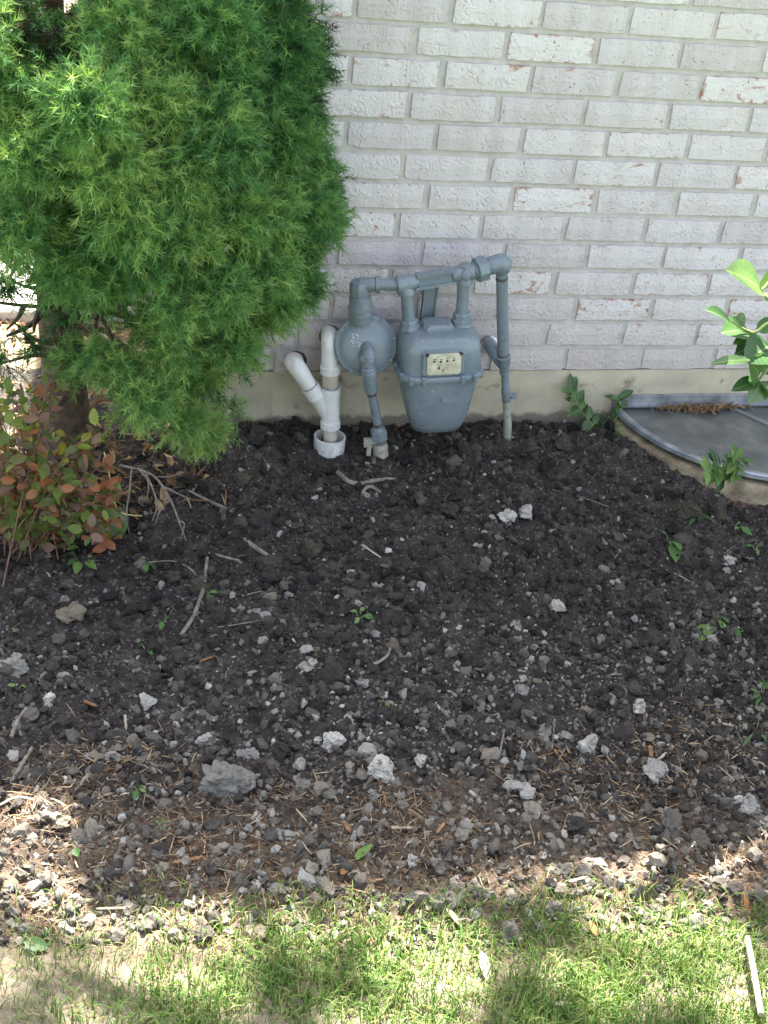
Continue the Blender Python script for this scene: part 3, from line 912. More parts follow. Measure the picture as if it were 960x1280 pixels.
b.rev(TRr + bx * 0.004 + by * 0.001, bz, [(0, 0.016), (0.018, 0.0155), (0.021, 0.012)], 14)
b.build('meter_bar_head', P, gm, sharp=45)
mid = (TL + TRr) / 2
b = MB()
def brow(t, hz, hy): return [mid + bx * (t * BL / 2) + bz * (sz * hz - 0.001) + by * (sy * hy) for sz, sy in ((-1, -1), (1, -1), (1, 1), (-1, 1))]
b.loft([brow(t, hz, 0.007) for t, hz in ((-0.75, 0.016), (-0.4, 0.0115), (0.0, 0.0105), (0.4, 0.0115), (0.75, 0.016))])
b.loft([[p + bz * 0.0135 for p in brow(t, 0.0032, 0.013)] for t in (-0.62, 0.0, 0.66)])
b.loft([[p - bz * 0.0135 for p in brow(t, 0.0032, 0.013)] for t in (-0.70, 0.0, 0.70)])
b.build('meter_bar', P, gm, smooth=False)
# flat bracket strap behind
b = MB(); q0 = at(535, 352, -0.085); q1 = at(536, 412, -0.085)
b.box((q0 + q1) / 2, (0.0165, 0.004, np.linalg.norm(q1 - q0) / 2 + 0.02)); b.box((q0 + q1) / 2 + np.array([-0.0145, -0.005, 0]), (0.002, 0.006, np.linalg.norm(q1 - q0) / 2 + 0.02)); b.box((q0 + q1) / 2 + np.array([0.0145, -0.005, 0]), (0.002, 0.006, np.linalg.norm(q1 - q0) / 2 + 0.02))
b.box((q0 + q1) / 2 + np.array([0, 0.044, 0.02]), (0.012, 0.0405, 0.004))
b.build('bracket', P, gm, smooth=False)
# union, nipple and elbow to the outlet riser
U0 = TRr + bx * 0.022; ELB = at(627, 328, -0.125)
b = MB(); d = ELB - U0; d /= np.linalg.norm(d)
b.rev(U0, d, [(0, 0.0175), (0.004, 0.0195), (0.006, 0.0195)], 16)
b.rev(U0 + d * 0.005, d, [(0, 0.026), (0.002, 0.0295), (0.024, 0.0295), (0.026, 0.026)], 8, ref=(0.15, 0, 1))
b.rev(U0 + d * 0.030, d, [(0, 0.019), (0.004, 0.0195), (0.014, 0.018), (0.016, 0.0165)], 16)
b.build('union_nut', P, gm, sharp=25)
b = MB(); b.cyl(U0 + d * 0.04, ELB - d * 0.010, 0.0165, 0.017, 18)
b.build('nipple', P, gm)
RB = at(629, 447, -0.105)
dn = RB - ELB; dn /= np.linalg.norm(dn)
b = MB()
b.path([ELB - d * 0.034, ELB - d * 0.030, ELB - d * 0.014, ELB - d * 0.002 + dn * 0.003, ELB + dn * 0.010, ELB + dn * 0.020, ELB + dn * 0.0245], [0.0180, 0.0205, 0.0212, 0.0238, 0.0232, 0.0195, 0.0170], 20, 3)
b.build('elbow', P, gm, sharp=60)
b = MB(); b.cyl(ELB + dn * 0.018, RB, 0.01365, 0.01365, 20); b.build('riser_pipe', P, gm)
# outlet tee with side arm through the wall, drip leg below
DL1 = at(631, 466, -0.10); DL2 = at(632, 486, -0.10); DL3 = at(633, 500, -0.10); DL4 = at(636, 556, -0.10)
b = MB(); dd = DL1 - RB; Lq = np.linalg.norm(dd)
b.rev(RB - dd / Lq * 0.006, dd, [(0, 0.0165), (0.001, 0.0185), (0.007, 0.0185), (0.009, 0.0172), (0.022, 0.0165), (0.036, 0.0125), (Lq + 0.002, 0.0118), (Lq + 0.003, 0.0130), (Lq + 0.007, 0.0130), (Lq + 0.008, 0.0118)], 18)
b.build('reducing_tee', P, gm, sharp=40)
wp = at(613, 430, -0.012); wp[1] = 0.02
b = MB(); c1 = at(612, 431, -0.035)
b.path([wp, at(612, 431, -0.03), at(614, 434, -0.06), at(620, 443, -0.088), RB + dd * 0.5], [0.0165, 0.0165, 0.0165, 0.0160, 0.0150], 16, 4)
b.build('house_inlet', P, gm)
b = MB(); b.rev(at(612, 431, -0.010), (0, -1, 0), [(0, 0.0235), (0.004, 0.0235), (0.010, 0.0185)], 20); b.build('escutcheon', M['pvc'], gm)
b = MB(); b.cyl(DL1, DL2, 0.0098, 0.0096, 16); b.build('drip_leg', P, gm)
b = MB(); dd = DL3 - DL2; Lq = np.linalg.norm(dd); b.rev(DL2, dd, [(0, 0.0095), (0.001, 0.0115), (Lq, 0.011), (Lq + 0.004, 0.0092)], 16)
b.build('shutoff_cock', P, gm)
b = MB(); q = (DL2 + DL3) / 2; b.cyl(q, q + np.array([0.016, -0.006, 0]), 0.0062, 0.0055, 10); b.box(q + np.array([0.018, -0.008, 0.0]), (0.0055, 0.0025, 0.0085)); b.build('cock_handle', P, gm, smooth=False)
b = MB(); b.path([DL3, (DL3 + DL4) / 2, DL4 + np.array([0, 0, -0.03])], [0.0092, 0.0100, 0.0104], 14); b.build('ground_pipe', M['grey_pipe'], gm)
# regulator
RC = at(457, 431, -0.115)
rn = np.array([-0.06, -0.95, 0.28]); rn /= np.linalg.norm(rn)
b = MB()
b.rev(RC - rn * 0.035, rn, [(0, 0.026), (0.003, 0.046), (0.018, 0.060), (0.027, 0.063), (0.029, 0.0705), (0.032, 0.0725), (0.040, 0.0725), (0.043, 0.0705), (0.044, 0.0655), (0.049, 0.0585), (0.050, 0.0565), (0.0535, 0.050), (0.0555, 0.030), (0.056, 0.0)], 48)
reg = b.build('regulator', P, gm, sharp=28)
rx = np.cross([0, 0, 1], rn); rx /= np.linalg.norm(rx); ry = np.cross(rn, rx)
for k in range(8):
    a = 2 * math.pi * (k + 0.35) / 8
    b = MB(); b.rev(RC + (rx * math.cos(a) + ry * math.sin(a)) * 0.0675 + rn * 0.003, rn, [(0, 0.0045), (0.0085, 0.0045), (0.0095, 0.003)], 6); b.build('regulator_bolt', P, reg, smooth=False)
r2 = np.random.default_rng(4)
for k in range(20):
    a = r2.normal(2.55, 0.3); rr = r2.normal(0.036, 0.009)
    pc = RC + (rx * -math.cos(a - math.pi) + ry * math.sin(a)) * 0 + (-rx if (rx[0] > 0) else rx) * abs(math.cos(a)) * rr + ry * math.sin(a) * rr + rn * 0.0205
    s_ = abs(r2.normal(0.0014, 0.0007)) + 0.0006
    b = MB(); b.rev(pc, rn, [(0, s_), (0.0012, s_ * 0.7)], 5); b.build('paint_chip', M['white_chip'], reg, smooth=False)
# spring tower
S0 = at(451, 396, -0.115); S1 = at(449, 346, -0.115); d = S1 - S0; Ls = np.linalg.norm(d)
b = MB()
b.rev(S0 - d / Ls * 0.012, d, [(0, 0.024), (0.016, 0.026), (0.017, 0.0285), (0.021, 0.029), (0.0215, 0.0270), (0.030, 0.0265), (0.031, 0.0290), (0.036, 0.0295), (0.038, 0.0262), (0.062, 0.0250), (0.064, 0.0215)], 24)
b.build('spring_tower', P, gm, sharp=28)
b = MB()
b.rev(S0 + d / Ls * (Ls - 0.046), d, [(0, 0.0215), (0.006, 0.0235), (0.030, 0.0225), (0.036, 0.0195), (0.038, 0.013)], 9, ref=(0.5, 1, 0)); b.build('tower_cap', P, gm, sharp=30)
OUT = TL - bx * 0.018
qs = S0 + d / Ls * (Ls - 0.018)
dq = OUT - qs; Lq = np.linalg.norm(dq)
b = MB(); b.rev(qs, dq, [(0, 0.0165), (0.036, 0.0165), (0.037, 0.0195), (0.046, 0.0195), (0.036, 0.016), (0.049, 0.0137), (Lq, 0.0137)], 18); b.build('outlet_pipe', P, gm, sharp=30)
# inlet boss in front, pipe down to the cock in the soil
I0 = RC + rn * 0.03 + np.array([0.0, 0, -0.010]); I1 = at(460, 458, -0.165)
b = MB(); b.path([I0 + np.array([0, 0.03, 0.004]), I0 + np.array([0, 0.0, 0.004]), I0 + np.array([0.0, -0.017, -0.001]), I0 + np.array([0.001, -0.022, -0.014]), I1 + np.array([0, 0, 0.02]), I1], [0.0140, 0.0150, 0.0156, 0.0158, 0.0155, 0.0150], 16, 3)
b.build('inlet_elbow', P, gm, sharp=60)
b = MB(); b.rev(I1 + np.array([-0.001, 0.006, 0.016]), (0, 0.05, -1), [(-0.017, 0.010), (-0.010, 0.017), (0, 0.0205), (0.010, 0.017), (0.017, 0.012)], 18); b.build('inlet_ball', P, gm)
I2 = at(464, 488, -0.16); I3 = at(473, 534, -0.15); I4 = at(475, 553, -0.15); I5 = at(476, 585, -0.15)
b = MB(); dd = I2 - I1; Lq = np.linalg.norm(dd); b.rev(I1, dd, [(0, 0.013), (0.004, 0.0165), (0.012, 0.0165), (0.013, 0.0178), (0.020, 0.0178), (0.021, 0.0162), (Lq, 0.0158), (Lq + 0.002, 0.012)], 18); b.build('inlet_coupling', P, gm, sharp=30)
b = MB(); b.cyl(I2, I3, 0.0107, 0.0107, 16); b.build('inlet_pipe', P, gm)
b = MB(); dd = I5 - I3; b.rev(I3, dd, [(0, 0.0125), (0.004, 0.0165), (0.008, 0.0172)], 16); b.rev(I3 + dd / np.linalg.norm(dd) * 0.008, dd, [(0, 0.018), (0.002, 0.0205), (0.024, 0.0205), (0.026, 0.018)], 6)
b.build('cock_nut', P, gm, sharp=25)
b = MB(); b.rev(I4 + dd / np.linalg.norm(dd) * 0.002, dd, [(0, 0.0160), (0.008, 0.0190), (0.014, 0.0190), (0.016, 0.0175), (0.024, 0.0175), (0.025, 0.0190), (0.034, 0.0190), (0.037, 0.0150), (0.050, 0.0125), (0.08, 0.0125)], 16)
b.build('gas_cock', M['grey_pipe'], gm, sharp=30)
b = MB(); q = at(460, 553, -0.155); b.box(q, (0.010, 0.006, 0.010), (EX, EY, EZ)); b.box(q + np.array([0.003, -0.004, -0.019]), (0.005, 0.003, 0.014)); b.cyl(q, q + np.array([0.02, 0, 0.0]), 0.006, n=10); b.build('cock_key', M['grey_pipe'], gm, smooth=False)

b = MB(); q = L3(0.02, -0.0655, -0.055); b.box(q, (0.020, 0.0012, 0.009), (EX, EY, EZ)); b.build('name_plate', M['paint'], gm, smooth=False)
for pth in ((I2, I3, 0.0107), (ELB + dn * 0.03, RB, 0.01365)):
    d_ = pth[1] - pth[0]; L_ = np.linalg.norm(d_); d_ = d_ / L_
    for t0 in (0.006, L_ - 0.012):
        b = MB(); b.rev(pth[0] + d_ * t0, d_, [(k_ * 0.0009, pth[2] + (0.0006 if k_ % 2 else 0.0001)) for k_ in range(9)], 16); b.build('pipe_thread', M['sealant'], gm, sharp=20)

# ------------------------------------------------------------------ white drain pipes
PY = -0.095
cup_c = at(413, 562, PY)
dp = empty('drain_pipe', (cup_c[0], PY, cup_c[2]), 'white plastic sump drain pipes joining in a wye over a round cup', 'drain pipe')
W = M['pvc']
A0 = at(413, 460, PY); A1 = at(413, 472, PY); A2 = at(413, 484, PY); A3 = at(413, 534, PY); A4 = at(413, 560, PY)
e0 = at(412, 420, -0.01); e0[1] = 0.03
b = MB(); b.path([e0, at(412, 418, -0.02), at(411, 417, -0.055), at(411, 421, -0.08), at(411, 428, -0.092), at(412, 440, PY), at(412.5, 452, PY), at(413, 461, PY)], [0.0185, 0.0185, 0.0185, 0.0183, 0.018, 0.0185, 0.0205, 0.0215], 18, 3)
b.build('elbow', W, dp, sharp=60)
b = MB(); d = A1 - A0; b.rev(at(413, 455, PY), d, [(0, 0.021), (0.003, 0.0245), (0.0215, 0.0245), (0.0225, 0.0215)], 20); b.build('coupling', W, dp, sharp=40)
b = MB(); b.cyl(A0, at(413, 490, PY), 0.0195, n=18); b.build('pipe_length', M['pvc_dirty'], dp)
b = MB(); b.cyl(at(413, 481.5, PY), at(413, 484.5, PY), 0.0202, n=18); b.build('primer_ring', M['pvc_purple'], dp)
d = A3 - A2; Lw = np.linalg.norm(d)
b = MB(); b.rev(A2, d, [(0, 0.0215), (0.0005, 0.0245), (0.019, 0.0245), (0.020, 0.0225), (Lw - 0.019, 0.0220), (Lw - 0.018, 0.0242), (Lw - 0.001, 0.0242), (Lw, 0.0215)], 22)
wy = b.build('wye', W, dp, sharp=40)
B0 = at(411, 521, PY); B1 = at(389, 486, PY); d = B0 - B1; Lb = np.linalg.norm(d)
b = MB(); b.rev(B1, d, [(-0.008, 0.0190), (-0.0075, 0.0216), (0.010, 0.0216), (0.011, 0.0202), (0.020, 0.0202), (0.021, 0.0216), (0.028, 0.0213), (0.030, 0.0195), (Lb, 0.017)], 20); b.build('wye_branch', W, wy, sharp=40)
b = MB(); b.rev(B1, d, [(-0.0115, 0.0180), (-0.011, 0.0198), (-0.0075, 0.0198)], 20); b.build('primer_ring', M['pvc_purple'], dp)
w0 = at(370, 452, -0.01); w0[1] = 0.03
dB = (B1 - B0) / Lb
b = MB(); b.path([w0, at(369, 452, -0.02), at(367, 452, -0.052), at(368, 455, -0.075), at(372, 460, -0.09), B1 + dB * 0.022, B1 + dB * 0.004], [0.0185, 0.0200, 0.0222, 0.0222, 0.0208, 0.0190, 0.0186], 18, 4)
b.build('elbow', W, dp, sharp=60)
for (u, v) in ((412, 419), (370, 452)):
    b = MB(); q = at(u, v, -0.004); V0 = []
    b.rev(q + np.array([0, 0.002, 0]), (0, -1, 0), [(0, 0.0265), (0.004, 0.0255), (0.0055, 0.022), (0.006, 0.017)], 22); b.build('wall_sleeve', M['sealant'], dp)
b = MB(); b.cyl(at(413, 530, PY), at(413, 566, PY), 0.0172, n=18); b.build('pipe_length', M['pvc_dirty'], dp)
ctop = at(412.5, 545, PY); cz0 = ctop[2]
b = MB(); b.rev((ctop[0], PY, cz0 - 0.075), (0, 0, 1), [(0, 0.0375), (0.075, 0.0385), (0.0755, 0.0375), (0.075, 0.0345), (0.035, 0.0335), (0.0345, 0.001)], 36); b.build('cup', W, dp, sharp=35)

# ------------------------------------------------------------------ window well with its cover
WC = np.array([1.535, 0.0, -0.08]); WR = 0.403
ww = empty('window_well', (WC[0], -0.2, -0.2), 'half round window well with dark panel cover in an aluminium frame', 'window well')
arc = [math.pi + math.pi * k / 48 for k in range(49)]
def wp_(r, a, z, sq=1.0):
    e = 2 / 2.08
    c, s_ = math.cos(a), math.sin(a)
    return (WC[0] + r * abs(c) ** e * (1 if c > 0 else -1), min(-0.012, -r * 0.99 * abs(s_) ** e), z)
def slope(a): return 0.0 * math.sin(a)                      # the cover falls a little towards the front
def strip(rings):
    V = [p for r in rings for p in r]; n = len(rings[0]); F = []
    for i in range(len(rings)):
        j = (i + 1) % len(rings)
        for k in range(n - 1): F.append((i * n + k, i * n + k + 1, j * n + k + 1, j * n + k))
    F.append(tuple(i * n for i in range(len(rings)))); F.append(tuple(i * n + n - 1 for i in range(len(rings)))[::-1])
    return V, F
b = MB(); b.add(*strip([[wp_(r, a, z - 0.030 + slope(a)) for a in arc] for r, z in ((WR - 0.035, -0.20), (WR - 0.035, -0.10), (WR - 0.012, -0.092), (WR + 0.012, -0.098), (WR + 0.020, -0.115), (WR + 0.020, -0.20))])); b.build('rim', M['tan_rim'], ww, sharp=50)
b = MB(); a2 = [math.pi + R(40) + R(60) * k / 20 for k in range(21)]
b.add(*strip([[wp_(r, a, z - 0.030 + slope(a)) for a in a2] for r, z in ((WR + 0.015, -0.25), (WR + 0.015, -0.142), (WR + 0.034, -0.148), (WR + 0.040, -0.165), (WR + 0.04, -0.25))])); b.build('lower_band', M['rust_rim'], ww, sharp=50)
pan = MB(); n = len(arc)
top = [wp_(WR - 0.012, a, -0.104 + slope(a)) for a in arc]; bot = [(x, y, z - 0.006) for x, y, z in top]
pan.add(top + bot, [tuple(range(n)), tuple(range(n, 2 * n))[::-1]] + [(k, k + n, k + 1 + n, k + 1) for k in range(n - 1)])
pan.build('panel', M['cover_panel'], ww, smooth=False)
b = MB(); b.add(*strip([[wp_(r, a, z - 0.030 + slope(a)) for a in arc] for r, z in ((WR - 0.013, -0.0735), (WR - 0.012, -0.0705), (WR + 0.001, -0.069), (WR + 0.005, -0.072), (WR + 0.006, -0.082), (WR + 0.003, -0.0825), (WR + 0.001, -0.0735))])); b.build('frame', M['aluminium'], ww, sharp=30)
b = MB()
b.loft([[(x, y, z) for y, z in ((-0.008, -0.135), (-0.012, -0.135), (-0.0135, -0.1015), (-0.024, -0.0985), (-0.0245, -0.096), (-0.014, -0.096), (-0.0125, -0.074), (-0.016, -0.0715), (-0.008, -0.069))] for x in (WC[0] - WR - 0.012, WC[0] + WR + 0.012)])
b.build('wall_flange', M['aluminium'], ww, smooth=False)
for p0, p1 in ((np.array([1.455, -0.028, -0.1015]), np.array([1.67, -0.36, -0.102])), (np.array([1.70, -0.028, -0.1015]), np.array([1.75, -0.32, -0.102]))):
    d_ = p1 - p0; L_ = np.linalg.norm(d_); d_ /= L_; s_ = np.cross(d_, [0, 0, 1])
    b = MB(); b.box((p0 + p1) / 2, (L_ / 2, 0.007, 0.0018), (d_, s_, np.cross(s_, d_))); b.build('strut', M['cover_bar'], ww, smooth=False)

# ------------------------------------------------------------------ soil lumps, stones, litter
def in_bed(n, x0=-0.85, x1=1.65, y0=-1.62, y1=-0.01):
    x = rng.uniform(x0, x1, n); y = rng.uniform(y0, y1, n)
    keep = ~(((x - WC[0]) ** 2 + y ** 2 < (WR + 0.03) ** 2) & (x > 1.0))
    keep &= y > lawn_edge(x) - 0.05
    keep &= ((x - 0.376) ** 2 + (y + 0.12) ** 2) > 0.062 ** 2
    return x[keep], y[keep]


def craggy(sub, seed, cuts=4, amp=0.25):
    V, F = rock(sub, seed, 0.3, cuts, 0.85)
    n_ = V / np.linalg.norm(V, axis=1)[:, None]
    for f_, a_ in ((4, amp), (9, amp * 0.55), (19, amp * 0.3)):
        V = V + n_ * (a_ * (np.abs(vnoise(n_[:, 0] * f_ + n_[:, 2] * 1.7 * f_ + seed, n_[:, 1] * f_ - n_[:, 2] * 1.3 * f_, seed + f_) - 0.5) - 0.25))[:, None]
    return V, F


CL2 = [craggy(2, 40 + k, 2, 0.35) for k in range(5)]
CL1 = [clod(1, 50 + k) for k in range(8)]
CL0 = [clod(0, 60 + k) for k in range(6)]
RK1 = [rock(1, 70 + k, 0.55, 7, 0.75) for k in range(10)]
RK0 = [rock(0, 80 + k, 0.75, 4, 0.75) for k in range(10)]


def lumps(name, temps, n, rmin, rmax, power, mat, label, cat, tone_fn, dens=None, sink=0.25, sq=0.25, **kw):
    x, y = in_bed(n, **kw)
    if dens is not None:
        k = rng.uniform(0, 1, len(x)) < dens(x, y); x, y = x[k], y[k]
    r = rmin + (rmax - rmin) * rng.uniform(0, 1, len(x)) ** power
    z = H(x, y) + r * sink
    s = r[:, None] * (1 + rng.normal(0, sq, (len(x), 3))).clip(0.5, 1.6)
    V, F, T = scatter(temps, np.stack([x, y, z], 1), rand_rot(len(x)), s, tone_fn(x, y, r))
    ob = link(name, np_mesh(name, V, F, T, smooth=False), mat)
    return tag(ob, label, cat, kind='stuff')


def stony(x, y):
    """where the grey stones lie thick: the lower half of the bed"""
    t = sstep(-0.62, -1.0, y + 0.12 * (rnoise(x * 5, y * 5, 21) - 0.5))
    return (0.16 + 0.84 * t) * (0.45 + 0.9 * rnoise(x * 6, y * 6, 22))


def brownish(x, y):
    return sstep(-0.98, -1.32, y + 0.17 * x + 0.25 * (rnoise(x * 6, y * 6, 23) - 0.5))


clod_tone = lambda x, y, r: (rng.uniform(0.0, 0.60, len(x)) + 0.22 * stony(x, y) * rng.uniform(0, 1, len(x)) + 0.3 * brownish(x, y)).clip(0, 1)
lumps('large_soil_clods', CL2, 170, 0.012, 0.023, 2.0, M['clods'], 'fist sized dark clods lying in the dug bed', 'soil', clod_tone, sink=0.15)
lumps('soil_clods', CL1, 7000, 0.0045, 0.0130, 2.1, M['clods'], 'crumbly dark soil clods strewn all over the bed', 'soil', clod_tone, sink=0.35, dens=lambda x, y: 0.42 + 0.58 * sstep(-0.35, -1.0, y + 0.5 * (rnoise(x * 4, y * 4, 26) - 0.5)))
lumps('soil_crumbs', CL0, 16500, 0.0018, 0.0055, 1.6, M['clods'], 'fine dark soil crumbs covering the bed', 'soil', clod_tone, sink=0.5)
lumps('fine_gravel', RK0, 9500, 0.0014, 0.0045, 2.2, M['grit'], 'fine grey and white grit mixed into the soil', 'gravel', lambda x, y, r: rng.uniform(0, 1, len(x)) ** 1.15, dens=stony, sink=0.6)
lumps('gravel_chips', RK0, 7600, 0.0030, 0.0064, 1.5, M['grit'], 'grey stone chips strewn through the lower bed', 'gravel', lambda x, y, r: rng.uniform(0.0, 0.97, len(x)) ** 1.5, dens=stony, sink=0.3, sq=0.38)
lumps('gravel', RK1, 3400, 0.0055, 0.0100, 1.8, M['grit'], 'small grey gravel pieces mixed into the soil', 'gravel', lambda x, y, r: rng.uniform(0, 0.9, len(x)) ** 1.2, dens=stony, sink=0.4)

# single stones: the ones the photograph shows largest, then a scatter of their kind
shapes = [rock(2, 200 + k, 0.42, 8, 0.8) for k in range(14)]
big_shapes = [craggy(3, 300 + k, 7, 0.30) for k in range(7)]
stone_me = {}


def stone_at(p, w, h, mat, label, group=None, k=0, rz=None, name='stone', cat='stone', sink=0.25, asp=0.8, big=False):
    key = (k % len(shapes), mat, big)
    if key not in stone_me:
        V, F = big_shapes[key[0] % 7] if big else shapes[key[0]]
        stone_me[key] = np_mesh('stone', V, F, None, smooth=False)
    s = link(name, stone_me[key], M[mat])
    s.location = (p[0], p[1], p[2] + h * sink)
    s.scale = (w, w * asp, h)
    s.rotation_euler = (random.uniform(-0.25, 0.25), random.uniform(-0.25, 0.25), random.uniform(0, 6.28) if rz is None else rz)
    return tag(s, label, cat, group)


special = [
    (283, 988, 32, 26, 'grey_stone', 'largest grey stone, lying at the strawy edge of the bed', 0.2),
    (476, 968, 25, 15, 'white_stone', 'flat pale stone beside a bare reddish patch in the stony rubble', -0.4),
    (632, 648, 12, 9, 'white_stone', 'smaller of two touching whitish stones on dark soil', 0.3),
    (656, 645, 15, 11, 'white_stone', 'larger of two touching whitish stones on dark soil', 0.1),
    (15, 838, 18, 13, 'grey_stone', 'smooth grey stone with a green leaf against it', 0.5),
    (419, 928, 15, 13, 'white_stone', 'jagged cream stone above a small white pointed chip', 0.8),
    (376, 958, 9, 10, 'white_stone', 'small white pointed stone chip among dark clods', 0.2),
    (526, 953, 10, 9, 'white_stone', 'bluish white stone chip next to the flat pale stone', 1.2),
    (184, 880, 12, 12, 'white_stone', 'speckled cream stone beside a split tan wood piece', 0.4),
    (815, 968, 16, 14, 'grey_stone', 'square grey stone with a thin stick leaning on it', 0.6),
    (797, 887, 14, 9, 'white_stone', 'flat whitish stone in brown rubble near the weeds', 0.1),
    (735, 934, 12, 15, 'white_stone', 'tall chalky stone with bluish flecks in the rubble', 0.9),
    (699, 761, 11, 8, 'white_stone', 'lone pale stone in the bare middle of the bed', 0.2),
    (934, 1012, 19, 16, 'grey_stone', 'big grey stone beside a sunlit pale stick', 0.7),
    (912, 704, 9, 7, 'white_stone', 'round white stone among green weeds by the well', 0.4),
    (733, 893, 11, 10, 'tan_stone', 'yellowish brown stone in the stony rubble', 0.9),
    (88, 770, 17, 13, 'tan_stone', 'blocky brown lump beside a small sunlit patch', 0.3),
    (870, 1056, 17, 13, 'tan_stone', 'dull brown stone at the lawn edge near wood chips', 0.3),
    (310, 948, 13, 12, 'grey_stone', 'rough grey stone beside the largest grey stone', 0.3),
    (383, 983, 12, 8, 'grey_stone', 'grey stone under the small white pointed chip', 0.3),
    (608, 706, 10, 8, 'tan_stone', 'lone tan stone on bare fine soil', 0.3),
]
for k, (u, v, a, c, mt, lab, rz) in enumerate(special):
    p = gnd(u, v); s_ = mpp(p)
    stone_at(p, a * s_ * 1.12, c * s_ * 1.15, mt, lab, None, k, rz, sink=0.35, big=True)
kinds = [('grey_stone', 'small rough grey stone lying loose on the dark soil', 'loose grey stones', 0.5),
         ('white_stone', 'small whitish limestone chip lying loose on the dark soil', 'loose whitish chips', 0.2),
         ('tan_stone', 'small brown stone lying loose on the dark soil', 'loose brown stones', 0.3)]
cnt = 0
while cnt < 235:
    x, y = in_bed(1, -0.5, 1.35, -1.5, -0.04)
    if len(x) == 0 or random.random() > stony(x, y)[0]: continue
    x, y = float(x[0]), float(y[0])
    r = 0.0078 + 0.0110 * random.random() ** 2.0
    q = random.random(); mt, lab, grp, _ = kinds[0] if q < 0.5 else (kinds[1] if q < 0.66 else kinds[2])
    if mt == 'white_stone': r *= 0.75
    where = ('at the strawy edge of the lawn' if y < -1.27 else 'among the thick rubble of the bed' if y < -0.92 else 'on the bare middle of the bed' if y < -0.55 else 'on dark soil near the brick wall')
    lab = f"{'larger' if r > 0.0115 else 'small'} rough {dict(grey_stone='grey stone', white_stone='whitish limestone chip', tan_stone='brown stone')[mt]} lying loose {where}"
    grp = f"{grp} {where}"
    stone_at((x, y, float(H(x, y))), r, r * random.uniform(0.6, 0.95), mt, lab, grp, random.randrange(14), sink=0.22, asp=random.uniform(0.65, 1.0))
    cnt += 1
for k, (u, v, a) in enumerate([(325, 655, 20), (235, 600, 17), (385, 690, 18), (340, 720, 17), (505, 620, 18), (700, 600, 15), (560, 640, 15), (830, 615, 15), (900, 645, 22), (865, 640, 17), (300, 600, 16), (720, 1035, 18), (250, 735, 17), (820, 800, 15), (45, 700, 20), (590, 565, 15), (660, 560, 14), (705, 555, 16), (320, 545, 17), (375, 550, 13)]):
    p = gnd(u, v); s_ = mpp(p)
    stone_at(p, a * s_, a * s_ * 0.8, 'dark_clod', 'large dark clod of soil ' + ('at the foot of the concrete foundation' if v < 570 else 'below the rim of the window well' if u > 800 and v < 700 else 'standing out near the lawn edge' if v > 900 else 'standing out between the barberry and the pipes' if u < 420 else 'standing out of the middle of the bed'), 'large dark clods', k + 3, name='soil_clod', cat='clod', sink=0.15, big=True)

# dry needles, straw and bark slivers towards the lawn
SL = []
for k in range(5):
    V = np.array([(-1, -0.06, 0), (-1, 0.06, 0), (0, 0.10, 0.05 * (k - 2)), (0, -0.10, 0.05 * (k - 2)), (1, 0.04, 0), (1, -0.04, 0), (0, 0, 0.07 + 0.05 * (k - 2))], float)
    V[:, 2] += 0.05 * (k - 2) * (1 - V[:, 0] ** 2)
    SL.append((V, np.array([(0, 3, 6), (0, 6, 1), (1, 6, 2), (3, 5, 6), (5, 4, 6), (4, 2, 6)], np.int32)))
x, y = in_bed(5200, y0=-1.75)
k = rng.uniform(0, 1, len(x)) < np.maximum(0.05, brownish(x, y) * 0.9 * (0.3 + rnoise(x * 7, y * 7, 25)))
x, y = x[k], y[k]
for u, v, a_, c_ in ((150, 960, 45, 420), (60, 1010, 45, 420), (235, 1040, 55, 420), (470, 1010, 40, 260), (780, 1010, 60, 600), (870, 930, 50, 380), (700, 955, 40, 260), (480, 1065, 60, 420), (110, 1110, 70, 420), (900, 1080, 50, 300), (600, 1080, 60, 260), (300, 1090, 50, 300), (330, 1000, 40, 200)):
    q = gnd(u, v); s_ = a_ * mpp(q)
    x = np.append(x, rng.normal(q[0], s_, c_)); y = np.append(y, rng.normal(q[1], s_ * 0.75, c_))
k = y > lawn_edge(x) - 0.06; x, y = x[k], y[k]
n = len(x)
ln = 0.005 + 0.017 * rng.uniform(0, 1, n) ** 2
sc3 = np.stack([ln, np.full(n, 0.008) * (0.5 + rng.uniform(0, 1, n) ** 2 * 1.4), np.full(n, 0.010)], 1)
V, F, T = scatter(SL, np.stack([x, y, H(x, y) + 0.005], 1), rand_rot(n, 0.25), sc3, rng.uniform(0, 1, n) ** 1.2)
tag(link('straw_litter', np_mesh('straw_litter', V, F, T, False), M['litter']), 'dry needles, straw and bark slivers at the edge of the bed', 'litter', kind='stuff')
# under the evergreens and beyond the corner: dry leaves and twigs
x = rng.uniform(-1.0, 0.10, 2600); y = rng.uniform(-0.32, 1.5, 2600)
n = len(x); zz = np.where(y < 0.45, H(x, y), -0.226)
ln = 0.008 + 0.022 * rng.uniform(0, 1, n)
DL = []
for k in range(4):
    V = np.array([(-1, 0, 0), (-0.3, 0.42, 0.15 * (k - 1)), (0.4, 0.36, 0.2), (1, 0, 0), (0.4, -0.36, 0.2), (-0.3, -0.42, 0.15 * (2 - k)), (0, 0, -0.1)], float)
    DL.append((V, np.array([(0, 6, 1), (1, 6, 2), (2, 6, 3), (3, 6, 4), (4, 6, 5), (5, 6, 0)], np.int32)))
V, F, T = scatter(DL + SL, np.stack([x, y, zz + 0.008], 1), rand_rot(n, 0.4), np.stack([ln, ln * rng.uniform(0.5, 1, n), ln], 1), rng.uniform(0, 1, n))
tag(link('leaf_litter', np_mesh('leaf_litter', V, F, T, False), M['dry_leaf']), 'brown fallen leaves under and behind the evergreens', 'litter', kind='stuff')
